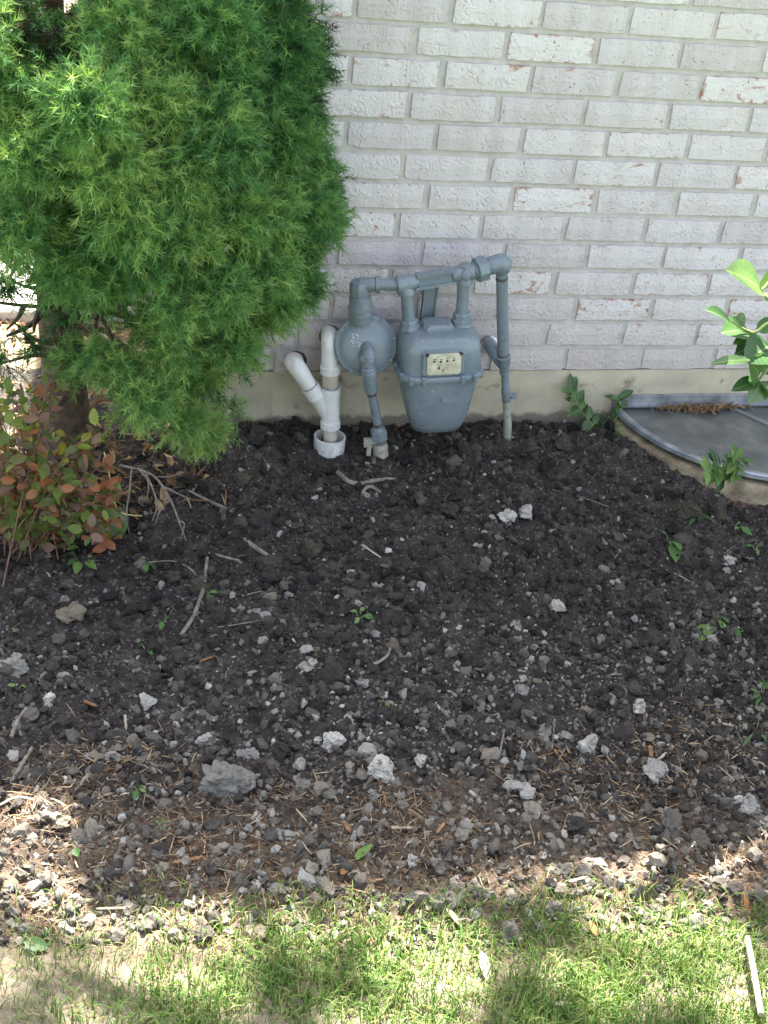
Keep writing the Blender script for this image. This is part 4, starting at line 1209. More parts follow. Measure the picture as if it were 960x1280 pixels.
# debris caught on the well cover
n = 640
t = np.clip(rng.normal(0.5, 0.18, n), 0, 1)
uu = 800 + 140 * t; vv = 500 + 19 * rng.uniform(0, 1, n) ** 1.3 * np.exp(-((uu - 878) / 42) ** 2)
D = []
for a_, c_ in zip(uu, vv):
    d = ray(a_, c_); p = CAM + d * ((-0.098) - CAM[2]) / d[2]; D.append(p)
D = np.array(D); D[:, 1] = np.minimum(D[:, 1], -0.027 - 0.012 * rng.uniform(0, 1, n))
D[:, 2] += rng.uniform(0, 0.008, n)
ln = 0.005 + 0.014 * rng.uniform(0, 1, n) ** 2
V, F, T = scatter(SL + DL[:2], D, rand_rot(n, 0.3), np.stack([ln, ln * rng.uniform(0.25, 0.7, n), ln], 1), rng.uniform(0.1, 1, n))
tag(link('leaf_debris', np_mesh('leaf_debris', V, F, T, False), M['dry_leaf']), 'drift of dry leaf bits lying on the window well cover', 'debris', kind='stuff')

# ------------------------------------------------------------------ the lawn's grass
def blades(n, xr, yr, lmin, lmax, tone, lean, dens, width=0.00088):
    x = rng.uniform(*xr, n); y = rng.uniform(*yr, n)
    k = rng.uniform(0, 1, n) < dens(x, y); x, y = x[k], y[k]; n = len(x)
    L = lmin + (lmax - lmin) * rng.uniform(0, 1, n) ** 1.5
    az = rng.uniform(0, 2 * math.pi, n); le = np.abs(rng.normal(0, lean, n)) + 0.15
    d = np.stack([np.cos(az), np.sin(az), np.zeros(n)], 1); sd = np.stack([-np.sin(az), np.cos(az), np.zeros(n)], 1)
    tw = rng.normal(0, 0.5, n); sd = sd * np.cos(tw)[:, None] + d * np.sin(tw)[:, None]
    p = np.stack([x, y, H(x, y) - 0.003], 1)
    V = np.zeros((n, 7, 3)); wd = width * rng.uniform(0.7, 1.4, n)
    q = p.copy(); ang = le * 0.4
    for s in range(4):
        w_ = wd * (1.0, 0.95, 0.7, 0)[s]
        if s < 3:
            V[:, s * 2] = q - sd * w_[:, None]; V[:, s * 2 + 1] = q + sd * w_[:, None]
        else: V[:, 6] = q
        q = q + (d * np.sin(ang)[:, None] + np.array([0, 0, 1.0]) * np.cos(ang)[:, None]) * (L / 3)[:, None]
        ang = ang + le * 0.75
    f = np.array([(0, 1, 3), (0, 3, 2), (2, 3, 5), (2, 5, 4), (4, 5, 6)], np.int32)
    F = (f[None] + (np.arange(n) * 7)[:, None, None]).reshape(-1, 3)
    return V.reshape(-1, 3), F, np.repeat(tone(n, x, y), 7)


def lawn_d(x, y):
    e = lawn_edge(x) + 0.02
    t = sstep(0.06, -0.16, y - e)
    bare = 0.30 + 0.70 * sstep(-0.22, 0.12, x + 0.35 * (rnoise(x * 5, y * 5, 29) - 0.5))        # thin turf towards the evergreens
    return bare * t * np.clip(1.7 * rnoise(x * 6, y * 6, 27) + 0.9 * rnoise(x * 19, y * 19, 28) - 0.34, 0.22, 1)


parts = [blades(150000, (-0.75, 1.15), (-2.05, -1.30), 0.014, 0.050, lambda n, x, y: np.clip(rng.normal(0.58, 0.2, n), 0, 0.85), 0.7, lawn_d),
         blades(20000, (-0.75, 1.15), (-2.05, -1.30), 0.012, 0.040, lambda n, x, y: rng.uniform(0.82, 0.98, n), 0.55, lambda x, y: np.clip(sstep(0.08, -0.08, y - lawn_edge(x)) * (1.1 - lawn_d(x, y)) * 0.55, 0, 1))]
VV = []; FF = []; TT = []; bs = 0
for V, F, T in parts:
    VV.append(V); FF.append(F + bs); TT.append(T); bs += len(V)
tag(link('grass', np_mesh('grass', np.concatenate(VV), np.concatenate(FF), np.concatenate(TT)), M['grass']), 'short patchy green grass with dry blades along the bed', 'grass', kind='stuff')

# ------------------------------------------------------------------ evergreens
def shoots(P0, D, L, tone, nn=30, nl=0.0165, wd=0.00092):
    """needled shoots from P0 along D with length L; returns V, F, T (needles and a thin stem)"""
    n = len(P0)
    D = D / np.linalg.norm(D, axis=1)[:, None]
    a = np.where(np.abs(D[:, 2:3]) < 0.9, np.array([[0, 0, 1.0]]), np.array([[1.0, 0, 0]]))
    X_ = np.cross(a, D); X_ /= np.linalg.norm(X_, axis=1)[:, None]; Y_ = np.cross(D, X_)
    t = (np.arange(nn) + 0.5) / nn
    t = t[None] * np.ones((n, 1)) + rng.uniform(-0.02, 0.02, (n, nn))
    ph = rng.uniform(0, 2 * math.pi, (n, nn))
    op = rng.normal(1.08, 0.20, (n, nn)) * (1.0 - 0.45 * t ** 3)          # needles spread, closing at the tip
    rad = X_[:, None] * np.cos(ph)[..., None] + Y_[:, None] * np.sin(ph)[..., None]
    # the shoot bends a little under its weight
    bend = np.array([0, 0, -1.0])[None, None] * (0.12 * L)[:, None, None] * (t ** 2)[..., None]
    q = P0[:, None] + D[:, None] * (t * L[:, None])[..., None] + bend
    dirn = D[:, None] * np.cos(op)[..., None] + rad * np.sin(op)[..., None]
    ll = nl * rng.uniform(0.75, 1.15, (n, nn)) * (0.75 + 0.5 * np.sin(t * 2.6))
    tip = q + dirn * ll[..., None] + np.array([0, 0, -1.0]) * (ll * 0.10)[..., None]
    sd = np.cross(dirn, rng.normal(size=(n, nn, 3))); sd /= np.linalg.norm(sd, axis=2)[..., None]
    V = np.stack([q - sd * wd, q + sd * wd, tip], 2).reshape(-1, 3)
    F = np.arange(n * nn * 3, dtype=np.int32).reshape(-1, 3)
    T = np.repeat((tone[:, None] + 0.22 * (t - 0.5) + rng.normal(0, 0.06, (n, nn))).clip(0, 1).ravel(), 3)
    # stems: thin three sided
    e = P0 + D * L[:, None] + np.array([0, 0, -1.0]) * (0.12 * L)[:, None]
    S = np.stack([P0 + X_ * 0.0011, P0 - X_ * 0.0006 + Y_ * 0.0010, P0 - X_ * 0.0006 - Y_ * 0.0010, e], 1).reshape(-1, 3)
    f = np.array([(0, 1, 3), (1, 2, 3), (2, 0, 3)], np.int32)
    FS = (f[None] + (np.arange(n) * 4)[:, None, None]).reshape(-1, 3) + len(V)
    return np.concatenate([V, S]), np.concatenate([F, FS]), np.concatenate([T, np.repeat((tone + 0.35).clip(0, 1), 4)])


def clump(c, out, r, n, tone, lo=0.022, hi=0.050, spread=1.0):
    """a cushion of shoots round c, opening towards out"""
    out = np.asarray(out, float); out = out / np.linalg.norm(out)
    d = rng.normal(size=(n, 3)); d /= np.linalg.norm(d, axis=1)[:, None]
    d = d * spread + out * 0.75 + np.array([0, 0, 0.22])
    d /= np.linalg.norm(d, axis=1)[:, None]
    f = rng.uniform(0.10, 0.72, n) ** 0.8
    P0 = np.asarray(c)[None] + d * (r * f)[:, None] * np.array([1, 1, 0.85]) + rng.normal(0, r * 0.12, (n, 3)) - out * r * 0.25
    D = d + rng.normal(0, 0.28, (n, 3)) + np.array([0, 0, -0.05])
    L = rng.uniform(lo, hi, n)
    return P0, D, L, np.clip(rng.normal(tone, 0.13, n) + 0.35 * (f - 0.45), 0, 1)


def blocked(p, mrg=0.02):
    return (p[:, 0] > CORNER - mrg) & (p[:, 1] > -mrg)


def evergreen(loc, label, clumps, limbs, trunk, trunk_r, twigs=()):
    root = empty('spruce_tree', tuple(loc), label, 'tree', 'evergreens at the house corner')
    b = MB(); b.path(trunk, trunk_r, 14, 4)
    b.build('trunk', M['bark'], root)
    b = MB()
    for a, c in limbs:
        a = np.asarray(a, float); c = np.asarray(c, float)
        mdl = (a + c) / 2 + rng.normal(0, 0.02, 3) + np.array([0, 0, 0.02])
        b.path([a, mdl, c], [0.009, 0.006, 0.003], 6, 3)
    for tw_ in twigs:
        b.path([np.asarray(q_) for q_ in tw_], [0.007] + [0.0045] * (len(tw_) - 2) + [0.002], 6, 4)
    b.build('limb', M['bark'], root)
    A = [clump(*c) for c in clumps]
    P0 = np.concatenate([a[0] for a in A]); D = np.concatenate([a[1] for a in A]); L = np.concatenate([a[2] for a in A]); T = np.concatenate([a[3] for a in A])
    e = P0 + D / np.linalg.norm(D, axis=1)[:, None] * (L + 0.012)[:, None]
    k = ~(blocked(e) | blocked(P0)); P0, D, L, T = P0[k], D[k], L[k], T[k]
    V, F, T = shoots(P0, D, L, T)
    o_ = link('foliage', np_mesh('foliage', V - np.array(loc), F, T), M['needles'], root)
    tag(o_, kind='stuff')
    return root


# front evergreen: trunk left of the house corner
T0 = np.array([-0.235, -0.02, -0.21])
trunk = [T0 + np.array([0, 0, -0.03]), T0 + np.array([-0.01, 0, 0.2]), T0 + np.array([-0.025, 0.01, 0.6]), T0 + np.array([-0.02, 0.02, 1.2]), T0 + np.array([-0.01, 0.02, 1.65])]
cl = []; lm = []
# cushions seen in the photograph: u, v, depth Y, radius, tone
vis = [
    (150, 40, -0.45, .115, .55), (225, 70, -0.42, .12, .55), (110, 110, -0.50, .11, .58), (190, 130, -0.50, .125, .60), (260, 140, -0.42, .12, .52), (5, 110, -0.45, .10, .55),
    (40, 190, -0.48, .11, .55), (25, 270, -0.46, .11, .52), (75, 250, -0.42, .10, .45), (140, 200, -0.54, .12, .62), (215, 215, -0.52, .12, .60), (285, 200, -0.42, .11, .50), (160, 270, -0.54, .115, .60), (235, 285, -0.50, .115, .58), (300, 265, -0.42, .11, .52),
    (90, 320, -0.46, .10, .52), (25, 315, -0.42, .07, .45), (195, 335, -0.50, .105, .55), (270, 345, -0.42, .105, .55), (330, 320, -0.34, .10, .52),
    (130, 338, -0.44, .075, .52), (250, 400, -0.40, .095, .58), (310, 385, -0.32, .09, .55), (215, 425, -0.40, .085, .58), (150, 445, -0.38, .07, .60), (180, 465, -0.38, .08, .60), (240, 465, -0.34, .085, .62), (265, 430, -0.28, .075, .56),
    (-45, 40, -0.40, .13, .45), (-40, 140, -0.40, .13, .5), (-45, 240, -0.38, .13, .5), (10, 30, -0.30, .13, .35), (50, 160, -0.28, .12, .3), (100, 180, -0.30, .13, .35), (20, 230, -0.25, .12, .3), (100, 60, -0.30, .13, .35), (70, 290, -0.3, .10, .35), (150, 310, -0.32, .11, .4), (200, 100, -0.3, .13, .35), (250, 230, -0.3, .13, .4), (-20, 60, -0.2, .13, .3), (40, 100, -0.1, .13, .25), (0, 180, -0.1, .12, .25), (130, 130, -0.2, .13, .3), (90, 230, -0.15, .12, .3),
    (60, 342, -0.40, .055, .5), (110, 350, -0.42, .06, .52), (212, 362, -0.44, .08, .55), (182, 418, -0.38, .06, .56), (85, 400, -0.30, .035, .45), (150, 345, -0.42, .06, .52), (40, 415, -0.22, .035, .45), (5, 420, -0.25, .04, .45), (10, 345, -0.3, .045, .45), (140, 378, -0.3, .035, .5), (118, 432, -0.36, .055, .56), (95, 445, -0.36, .06, .58), (225, 505, -0.34, .075, .68), (250, 515, -0.30, .06, .68), (205, 480, -0.34, .07, .65), (165, 478, -0.34, .06, .62), (240, 535, -0.32, .045, .72),
    (340, 352, -0.26, .075, .52), (322, 380, -0.22, .055, .52), (285, 398, -0.26, .07, .54),
]
for u, v, yy, r, tn in vis:
    p = at(u, v, yy)
    out = p - (T0 + np.array([0, 0, p[2] + 0.25])) ; out[2] = 0.10
    tn2 = tn + r2.normal(0, 0.07)
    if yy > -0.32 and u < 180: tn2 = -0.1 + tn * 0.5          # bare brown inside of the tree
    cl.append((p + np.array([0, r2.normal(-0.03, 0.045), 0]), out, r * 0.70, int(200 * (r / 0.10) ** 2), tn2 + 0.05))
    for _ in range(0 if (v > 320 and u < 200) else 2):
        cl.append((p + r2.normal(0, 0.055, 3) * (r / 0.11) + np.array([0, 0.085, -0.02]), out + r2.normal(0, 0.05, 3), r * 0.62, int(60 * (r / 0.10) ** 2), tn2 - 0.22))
    lm.append((np.array([T0[0] - 0.02, T0[1] + 0.01, p[2] - 0.03 * 0 - 0.02]), p - out / np.linalg.norm(out) * r * 0.3))
# the sides, back and top that the camera does not see
for k in range(34):
    z = random.uniform(0.15, 1.4); a = random.uniform(R(-10), R(200)) if z < 0.85 else random.uniform(0, 6.28)
    rr = (0.40 * (1 - max(0, z - 0.5) / 1.6)) * random.uniform(0.75, 1.05)
    p = np.array([T0[0] + rr * math.cos(a), T0[1] + rr * math.sin(a), z])
    if p[0] > CORNER - 0.08 and p[1] > -0.10: continue
    if z < 0.85 and p[2] < 0.35 and p[0] > -0.5: continue
    cl.append((p, (math.cos(a), math.sin(a), 0.2), random.uniform(.10, .13), 46, random.uniform(.4, .55)))
    lm.append((np.array([T0[0], T0[1], z - 0.05]), p))
evergreen(T0, 'bright green needled evergreen with a bare trunk at the house corner', cl, lm, trunk, [0.062, 0.05, 0.042, 0.032, 0.012],
          [[at(75, 385, -0.06), at(30, 382, -0.12), at(-20, 376, -0.16)], [at(85, 448, -0.06), at(45, 444, -0.12), at(0, 455, -0.18)], [at(80, 430, -0.06), at(45, 425, -0.1), at(20, 405, -0.16)], [at(80, 350, -0.05), at(40, 360, -0.1), at(5, 345, -0.15)],
           [at(100, 400, -0.05), at(135, 392, 0.0), at(190, 400, 0.02)], [at(100, 370, -0.04), at(140, 365, 0.02), at(185, 352, 0.05)], [at(45, 444, -0.12), at(38, 425, -0.14), at(30, 418, -0.15)], [at(30, 382, -0.12), at(22, 398, -0.13), at(8, 412, -0.14)]])

# rear evergreen: darker, against the wall above the drain pipes
T1 = np.array([0.04, -0.20, -0.20])
trunk = [T1 + np.array([-0.03, 0.07, 0.25]), T1 + np.array([0.0, 0.03, 0.5]), T1 + np.array([0.02, 0.0, 0.9]), T1 + np.array([0.03, 0.01, 1.5]), T1 + np.array([0.03, 0.01, 1.6])]
trunk = [T1 + np.array([0.015, 0.15, -0.03]), T1 + np.array([0.0, 0.12, 0.2])] + trunk[1:]
cl = []; lm = []
vis = [
    (305, 20, -0.30, .12, .36), (280, 60, -0.34, .12, .40), (330, 80, -0.26, .11, .34), (315, 130, -0.32, .12, .42), (350, 150, -0.22, .095, .38), (344, 200, -0.30, .11, .45), (383, 190, -0.20, .08, .42), (334, 255, -0.34, .11, .50), (381, 245, -0.22, .085, .46), (397, 225, -0.17, .065, .42),
    (364, 300, -0.26, .09, .48), (394, 285, -0.18, .065, .42), (371, 340, -0.20, .07, .46), (344, 330, -0.28, .085, .5), (255, 10, -0.36, .12, .42), (350, 40, -0.20, .085, .32), (363, 100, -0.18, .07, .34), (340, 5, -0.20, .085, .32), (399, 258, -0.15, .055, .44), (371, 368, -0.16, .045, .45),
    (331, 378, -0.20, .06, .5), (314, 300, -0.34, .10, .5), (360, 70, -0.12, .06, .3), (375, 140, -0.14, .06, .36),
]
for u, v, yy, r, tn in vis:
    p = at(u, v, yy)
    out = p - (T1 + np.array([0, 0.05, p[2] + 0.25])); out[2] = 0.08; out[1] -= 0.12
    tn2 = tn + r2.normal(0, 0.07)
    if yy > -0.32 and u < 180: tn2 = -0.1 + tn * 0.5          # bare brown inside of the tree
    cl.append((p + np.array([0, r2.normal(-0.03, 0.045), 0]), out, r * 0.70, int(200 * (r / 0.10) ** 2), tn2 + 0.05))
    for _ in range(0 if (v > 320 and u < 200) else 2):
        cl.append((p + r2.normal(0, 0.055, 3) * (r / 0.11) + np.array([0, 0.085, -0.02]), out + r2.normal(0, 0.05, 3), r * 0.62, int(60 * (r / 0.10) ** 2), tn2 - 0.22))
    lm.append((np.array([T1[0] + 0.01, T1[1] + 0.02, p[2] - 0.03]), p - out / np.linalg.norm(out) * r * 0.3))
for k in range(22):
    z = random.uniform(0.85, 1.3); a = random.uniform(0, 6.28); rr = 0.36 * (1 - (z - 0.6) / 1.5) * random.uniform(0.6, 1)
    p = np.array([T1[0] - 0.08 + 0.6 * rr * math.cos(a), T1[1] + 0.5 * rr * math.sin(a), z])
    cl.append((p, (math.cos(a), math.sin(a), 0.3), random.uniform(.10, .13), 46, random.uniform(.35, .5)))
    lm.append((np.array([T1[0] + 0.02, T1[1], z - 0.05]), p))
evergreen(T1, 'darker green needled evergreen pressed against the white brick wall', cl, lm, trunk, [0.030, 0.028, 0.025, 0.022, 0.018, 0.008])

# ------------------------------------------------------------------ broad leaves
def leaf_temp(w=0.5, fold=0.12, curl=0.15, tipp=1.0, st=7):
    """a leaf along +x from 0 to 1, normal +z"""
    V = []; F = []
    for i in range(st):
        t = i / (st - 1)
        hw = w / 2 * math.sin(math.pi * t ** 0.85) ** (0.75 * tipp) if 0 < t < 1 else 0.004
        z = -curl * t * t
        for s in (-1, -0.5, 0, 0.5, 1):
            V.append((t, s * hw, z + fold * abs(s) * hw * 2))
    for i in range(st - 1):
        for k in range(4): F.append((i * 5 + k, (i + 1) * 5 + k, (i + 1) * 5 + k + 1, i * 5 + k + 1))
    return np.array(V), F


_lf = {}


def leaf_obj(name, basep, tip, up_, mat, parent, w=0.5, fold=0.12, curl=0.15, var=0):
    key = (w, fold, curl, mat)
    if key not in _lf:
        V, F = leaf_temp(w, fold, curl)
        _lf[key] = np_mesh('leaf', V, F)
    basep = np.asarray(basep, float); tip = np.asarray(tip, float)
    x = tip - basep; L = np.linalg.norm(x); x = x / L
    u = np.asarray(up_, float); z = u - x * np.dot(u, x); z /= np.linalg.norm(z); y = np.cross(z, x)
    o_ = link(name, _lf[key], M[mat], parent)
    o0 = np.array(parent.location) if parent is not None else np.zeros(3)
    q = basep - o0
    o_.matrix_local = Matrix(((x[0] * L, y[0] * L, z[0] * L, q[0]), (x[1] * L, y[1] * L, z[1] * L, q[1]), (x[2] * L, y[2] * L, z[2] * L, q[2]), (0, 0, 0, 1)))
    return o_


# shrub reaching in from the side, its front leaves just past the shade of the eave
SB = np.array([1.13, -1.12, -0.2])
shrub = empty('leafy_shrub', tuple(SB), 'broad leaved shrub reaching over the window well, some leaves sunlit', 'shrub')
stemP = [SB + np.array([0, 0, -0.03]), SB + np.array([-0.03, 0.0, 0.25]), SB + np.array([-0.08, 0.02, 0.5]), SB + np.array([-0.16, 0.04, 0.72])]
b = MB(); b.path(stemP, [0.010, 0.008, 0.006, 0.004], 10, 5)
bp = {'a': at(985, 372, -1.02), 'b': at(985, 425, -1.02), 'c': at(985, 478, -1.04)}
b.path([stemP[2], bp['a'], at(952, 362, -1.02)], [0.005, 0.0035, 0.002], 8, 5)
b.path([stemP[1] + np.array([-0.02, 0, 0.15]), bp['b'], at(940, 416, -1.02), at(915, 402, -1.06)], [0.005, 0.0035, 0.0025, 0.0015], 8, 5)
b.path([stemP[1] + np.array([-0.01, 0, 0.05]), bp['c'], at(945, 478, -1.06)], [0.005, 0.0035, 0.002], 8, 5)
b.build('stem', M['green_stem'], shrub)
rl = [  # base u,v,Y  tip u,v,Y   width ratio, up
    (952, 362, -1.00, 918, 332, -1.04, .62, (0.1, -0.5, 0.8)), (955, 366, -1.0, 985, 390, -1.04, .6, (0, -0.6, 0.8)), (950, 362, -1.0, 968, 336, -1.0, .6, (0.3, -0.6, 0.6)),
    (914, 404, -1.07, 889, 382, -1.10, .42, (-0.2, -0.4, 0.9)), (918, 406, -1.00, 934, 392, -0.98, .6, (0.2, -0.8, 0.5)), (936, 414, -1.0, 910, 409, -1.06, .5, (0, -0.5, 0.8)),
    (945, 414, -0.98, 975, 398, -0.98, .62, (0, -0.7, 0.7)), (948, 420, -1.0, 920, 426, -1.03, .42, (0, -0.5, 0.9)), (950, 424, -1.0, 923, 442, -1.04, .62, (0.0, -0.75, 0.6)),
    (938, 450, -1.10, 892, 449, -1.12, .27, (0.1, -0.3, 0.95)), (962, 432, -1.03, 938, 446, -1.10, .6, (0, -0.6, 0.8)), (945, 452, -1.02, 968, 468, -1.05, .62, (0.1, -0.8, 0.5)),
    (950, 476, -1.06, 918, 484, -1.09, .42, (0.1, -0.35, 0.9)), (952, 478, -1.05, 940, 500, -1.10, .62, (0, -0.7, 0.6)), (955, 476, -1.04, 975, 496, -1.1, .55, (0, -0.6, 0.7)), (948, 470, -1.04, 945, 452, -1.1, .6, (0, -0.8, 0.4)),
]
for a in rl:
    leaf_obj('leaf', at(*a[0:3]), at(*a[3:6]), a[7], 'big_leaf', shrub, a[6], 0.14, 0.14)
r3 = np.random.default_rng(9)
for k in range(46):
    p = SB + np.array([r3.uniform(-0.10, 0.30), r3.uniform(-0.2, 0.2), r3.uniform(0.25, 0.85)])
    uvx = (p - CAM) @ RT / ((p - CAM) @ FW) * FPX + 480
    if uvx < 985: continue
    d_ = r3.normal(size=3); d_[2] = d_[2] * 0.3 - 0.1; d_ /= np.linalg.norm(d_)
    leaf_obj('leaf', p, p + d_ * r3.uniform(0.05, 0.085), (0, -0.3, 1), 'big_leaf', shrub, .58, 0.14, 0.14)

# creeping plants at the window well
def sprig(name, base_uv, stems, label, cat, mat='big_leaf', leaf=0.028, step=0.018, stem_mat='green_stem', group=None, Y=None, w=0.5):
    p0 = gnd(*base_uv) if Y is None else at(base_uv[0], base_uv[1], Y)
    root = empty(name, tuple(p0), label, cat, group)
    b = MB()
    leaves = []
    for st in stems:
        P_ = [at(u, v, y_) for u, v, y_ in st]
        P_[0] = P_[0] if len(P_) > 2 else p0
        b.path(P_, [0.0018] * (len(P_) - 1) + [0.0009], 6, 4)
        for i in range(len(P_) - 1):
            L_ = np.linalg.norm(P_[i + 1] - P_[i]); nn = max(1, int(L_ / step))
            for j in range(nn):
                leaves.append((P_[i] + (P_[i + 1] - P_[i]) * (j + 0.6) / nn, (P_[i + 1] - P_[i]) / L_))
        leaves.append((P_[-1], (P_[-1] - P_[-2]) / np.linalg.norm(P_[-1] - P_[-2])))
    b.build('stem', M[stem_mat], root)
    for q, d_ in leaves:
        for s in (1, -1):
            sd = np.cross(d_, [0, -0.5, 0.8]); sd /= np.linalg.norm(sd)
            dr = d_ * r3.uniform(0.2, 0.9) + sd * s * r3.uniform(0.6, 1.0) + r3.normal(0, 0.25, 3)
            dr /= np.linalg.norm(dr)
            leaf_obj('leaf', q, q + dr * leaf * r3.uniform(0.65, 1.15), np.array([0, -0.5, 0.8]) + r3.normal(0, 0.3, 3), mat, root, w, 0.14, 0.14)
    return root


sprig('creeping_plant', (745, 545), [[(770, 560, -0.05), (745, 535, -0.04), (728, 515, -0.03), (713, 488, -0.03)], [(770, 562, -0.06), (760, 540, -0.05), (775, 515, -0.04), (773, 498, -0.035)], [(745, 548, -0.05), (762, 535, -0.06), (790, 545, -0.10)]],
      'creeping plant with glossy oval leaves climbing at the cover corner', 'plant', leaf=0.042, step=0.015, Y=-0.05)
sprig('creeping_plant', (900, 600), [[(905, 603, -0.44), (905, 590, -0.45), (893, 576, -0.46)], [(905, 603, -0.44), (912, 585, -0.45), (925, 572, -0.46)], [(905, 603, -0.44), (890, 592, -0.47), (882, 588, -0.48)], [(910, 603, -0.45), (918, 592, -0.47), (915, 570, -0.47)]],
      'leafy weed tuft growing against the front rim of the well', 'plant', 'weed_leaf', 0.034, 0.011, Y=-0.46, w=0.42)

# weeds standing in the soil: base pixel, leaf tips
def weed(base, tips, label, group=None, mat='weed_leaf', w=0.5, name='weed', lift=0.012, leaf_from=0.35):
    p0 = gnd(*base)
    root = empty(name, tuple(p0), label, 'weed', group)
    b = MB(); ls = []
    for (u, v) in tips:
        q = gnd(u, v); q = q + (CAM - q) / np.linalg.norm(CAM - q) * lift * r3.uniform(0.8, 1.4)
        mdl = p0 + (q - p0) * leaf_from + np.array([0, 0, 0.006])
        b.path([p0 + np.array([0, 0, -0.004]), mdl], [0.0011, 0.0008], 5)
        ls.append((mdl, q))
    b.build('stem', M['green_stem'], root)
    for a_, c_ in ls:
        leaf_obj('leaf', a_, c_, np.array([0, -0.35, 0.9]) + r3.normal(0, 0.2, 3), mat, root, w, 0.14, 0.12)
    return root


weed((449, 772), [(437, 762), (455, 758), (467, 772), (445, 779)], 'four leaved seedling in the middle of the bare bed', w=.6)
weed((257, 744), [(247, 733), (272, 740), (266, 752), (246, 740)], 'seedling growing beside the long curved stick', w=.6)
weed((836, 676), [(826, 662), (838, 682), (852, 686), (846, 700), (855, 672)], 'dull green weed tuft beside a dark clod', w=.5)
weed((918, 658), [(908, 650), (928, 655), (922, 665), (940, 668)], 'yellow green weed near the rusty well band', w=.6)
weed((944, 686), [(932, 682), (948, 694), (955, 680)], 'small pale weed next to the round white stone', w=.6)
weed((870, 648), [(858, 640), (876, 636), (888, 644), (862, 655), (895, 650)], 'low weed clump in front of the well rim', w=.35)
weed((893, 770), [(876, 798), (912, 778), (926, 800), (905, 786)], 'drooping pale weed with hanging leaves', w=.45, leaf_from=.5)
weed((205, 778), [(200, 786), (211, 771)], 'two leaved seedling near a pale pebble', w=.55)
weed((183, 812), [(170, 806), (190, 818), (185, 803)], 'tiny thin stemmed seedling in dark crumbs', w=.5)
weed((22, 862), [(10, 856), (34, 858)], 'weed with two broad leaves at the smooth grey stone', w=.5)
weed((172, 988), [(163, 984), (180, 982), (168, 998), (182, 990)], 'four leaved seedling on the reddish needle patch', w=.55)
weed((200, 1034), [(194, 1026), (208, 1024), (203, 1042)], 'pale seedling between dry straw and pebbles', w=.7)
weed((585, 1037), [(575, 1040), (594, 1034)], 'bright green seedling alone in grey rubble', w=.6)
weed((92, 1060), [(88, 1050), (97, 1070)], 'single round green seedling beside the strawy edge', w=.75)
weed((480, 880), [(476, 870), (486, 884), (474, 886)], 'tiny green seedling in fine dark crumbs', w=.45)
weed((952, 872), [(938, 860), (950, 840), (958, 850), (945, 880), (960, 865), (940, 872)], 'tall leafy weed rising from brown rubble near the lawn', w=.28, lift=.03)
weed((945, 915), [(925, 900), (950, 890), (958, 925), (930, 930)], 'spreading grassy weed on brown rubble', w=.12, lift=.02)
weed((100, 700), [(80, 690), (115, 695), (95, 715), (120, 710), (85, 705)], 'low green weed clump under the barberry', w=.45)
weed((185, 705), [(172, 700), (195, 712), (180, 716)], 'blue green weed leaf by a thin arched twig', w=.7)
weed((130, 640), [(120, 655), (140, 650), (150, 668), (118, 640), (135, 670), (155, 650)], 'dark green weed leaves among bare barberry stems', w=.7, lift=.03)

# fallen leaves
def fallen(base, tip, mat, label, w=.5):
    a_ = gnd(*base); c_ = gnd(*tip); a_[2] += 0.012; c_[2] += 0.010
    o_ = leaf_obj('fallen_leaf', a_, c_, (r3.normal(0, .2), r3.normal(0, .2), 1), mat, None, w, 0.10, 0.08)
    tag(o_, label, 'leaf')


fallen((556, 1142), (577, 1163), 'pale_leaf', 'whitish fallen leaf lying on the grass edge', .45)
fallen((445, 1082), (463, 1058), 'weed_leaf', 'half green fallen leaf at the shaded lawn edge', .45)
fallen((928, 1124), (934, 1146), 'orange_leaf', 'orange brown fallen leaf beside white pebbles at the lawn', .45)
fallen((735, 1158), (746, 1176), 'orange_leaf', 'curled orange fallen leaf in a shaded dip', .4)
fallen((690, 1262), (716, 1258), 'pale_leaf', 'thin straw coloured leaf lying in shaded grass', .25)
fallen((600, 1195), (610, 1232), 'pale_leaf', 'pale dry leaf strip beside a bright sunny patch of grass', .3)
fallen((425, 1100), (436, 1088), 'orange_leaf', 'small yellow leaf scrap on the strawy soil', .5)
fallen((30, 1184), (62, 1190), 'weed_leaf', 'broad green leaf lying on pale sunlit earth', .6)

# ------------------------------------------------------------------ sticks, roots, chips
def stick(pts, r, mat, label, cat='stick', name='stick', branch=(), lift=0.006, sub=4, group=None):
    P_ = [gnd(u, v) + np.array([0, 0, lift]) for u, v in pts]
    rr = [r] * len(P_) if np.isscalar(r) else r
    root = P_[0].copy()
    b = MB(); b.path(P_, rr, 8, sub)
    for br in branch:
        Q = [gnd(u, v) + np.array([0, 0, lift + 0.004]) for u, v in br]
        b.path(Q, [rr[0] * 0.55] * (len(Q) - 1) + [rr[0] * 0.25], 6, sub)
    o_ = b.build(name, M[mat], None, origin=root)
    return tag(o_, label, cat, group)


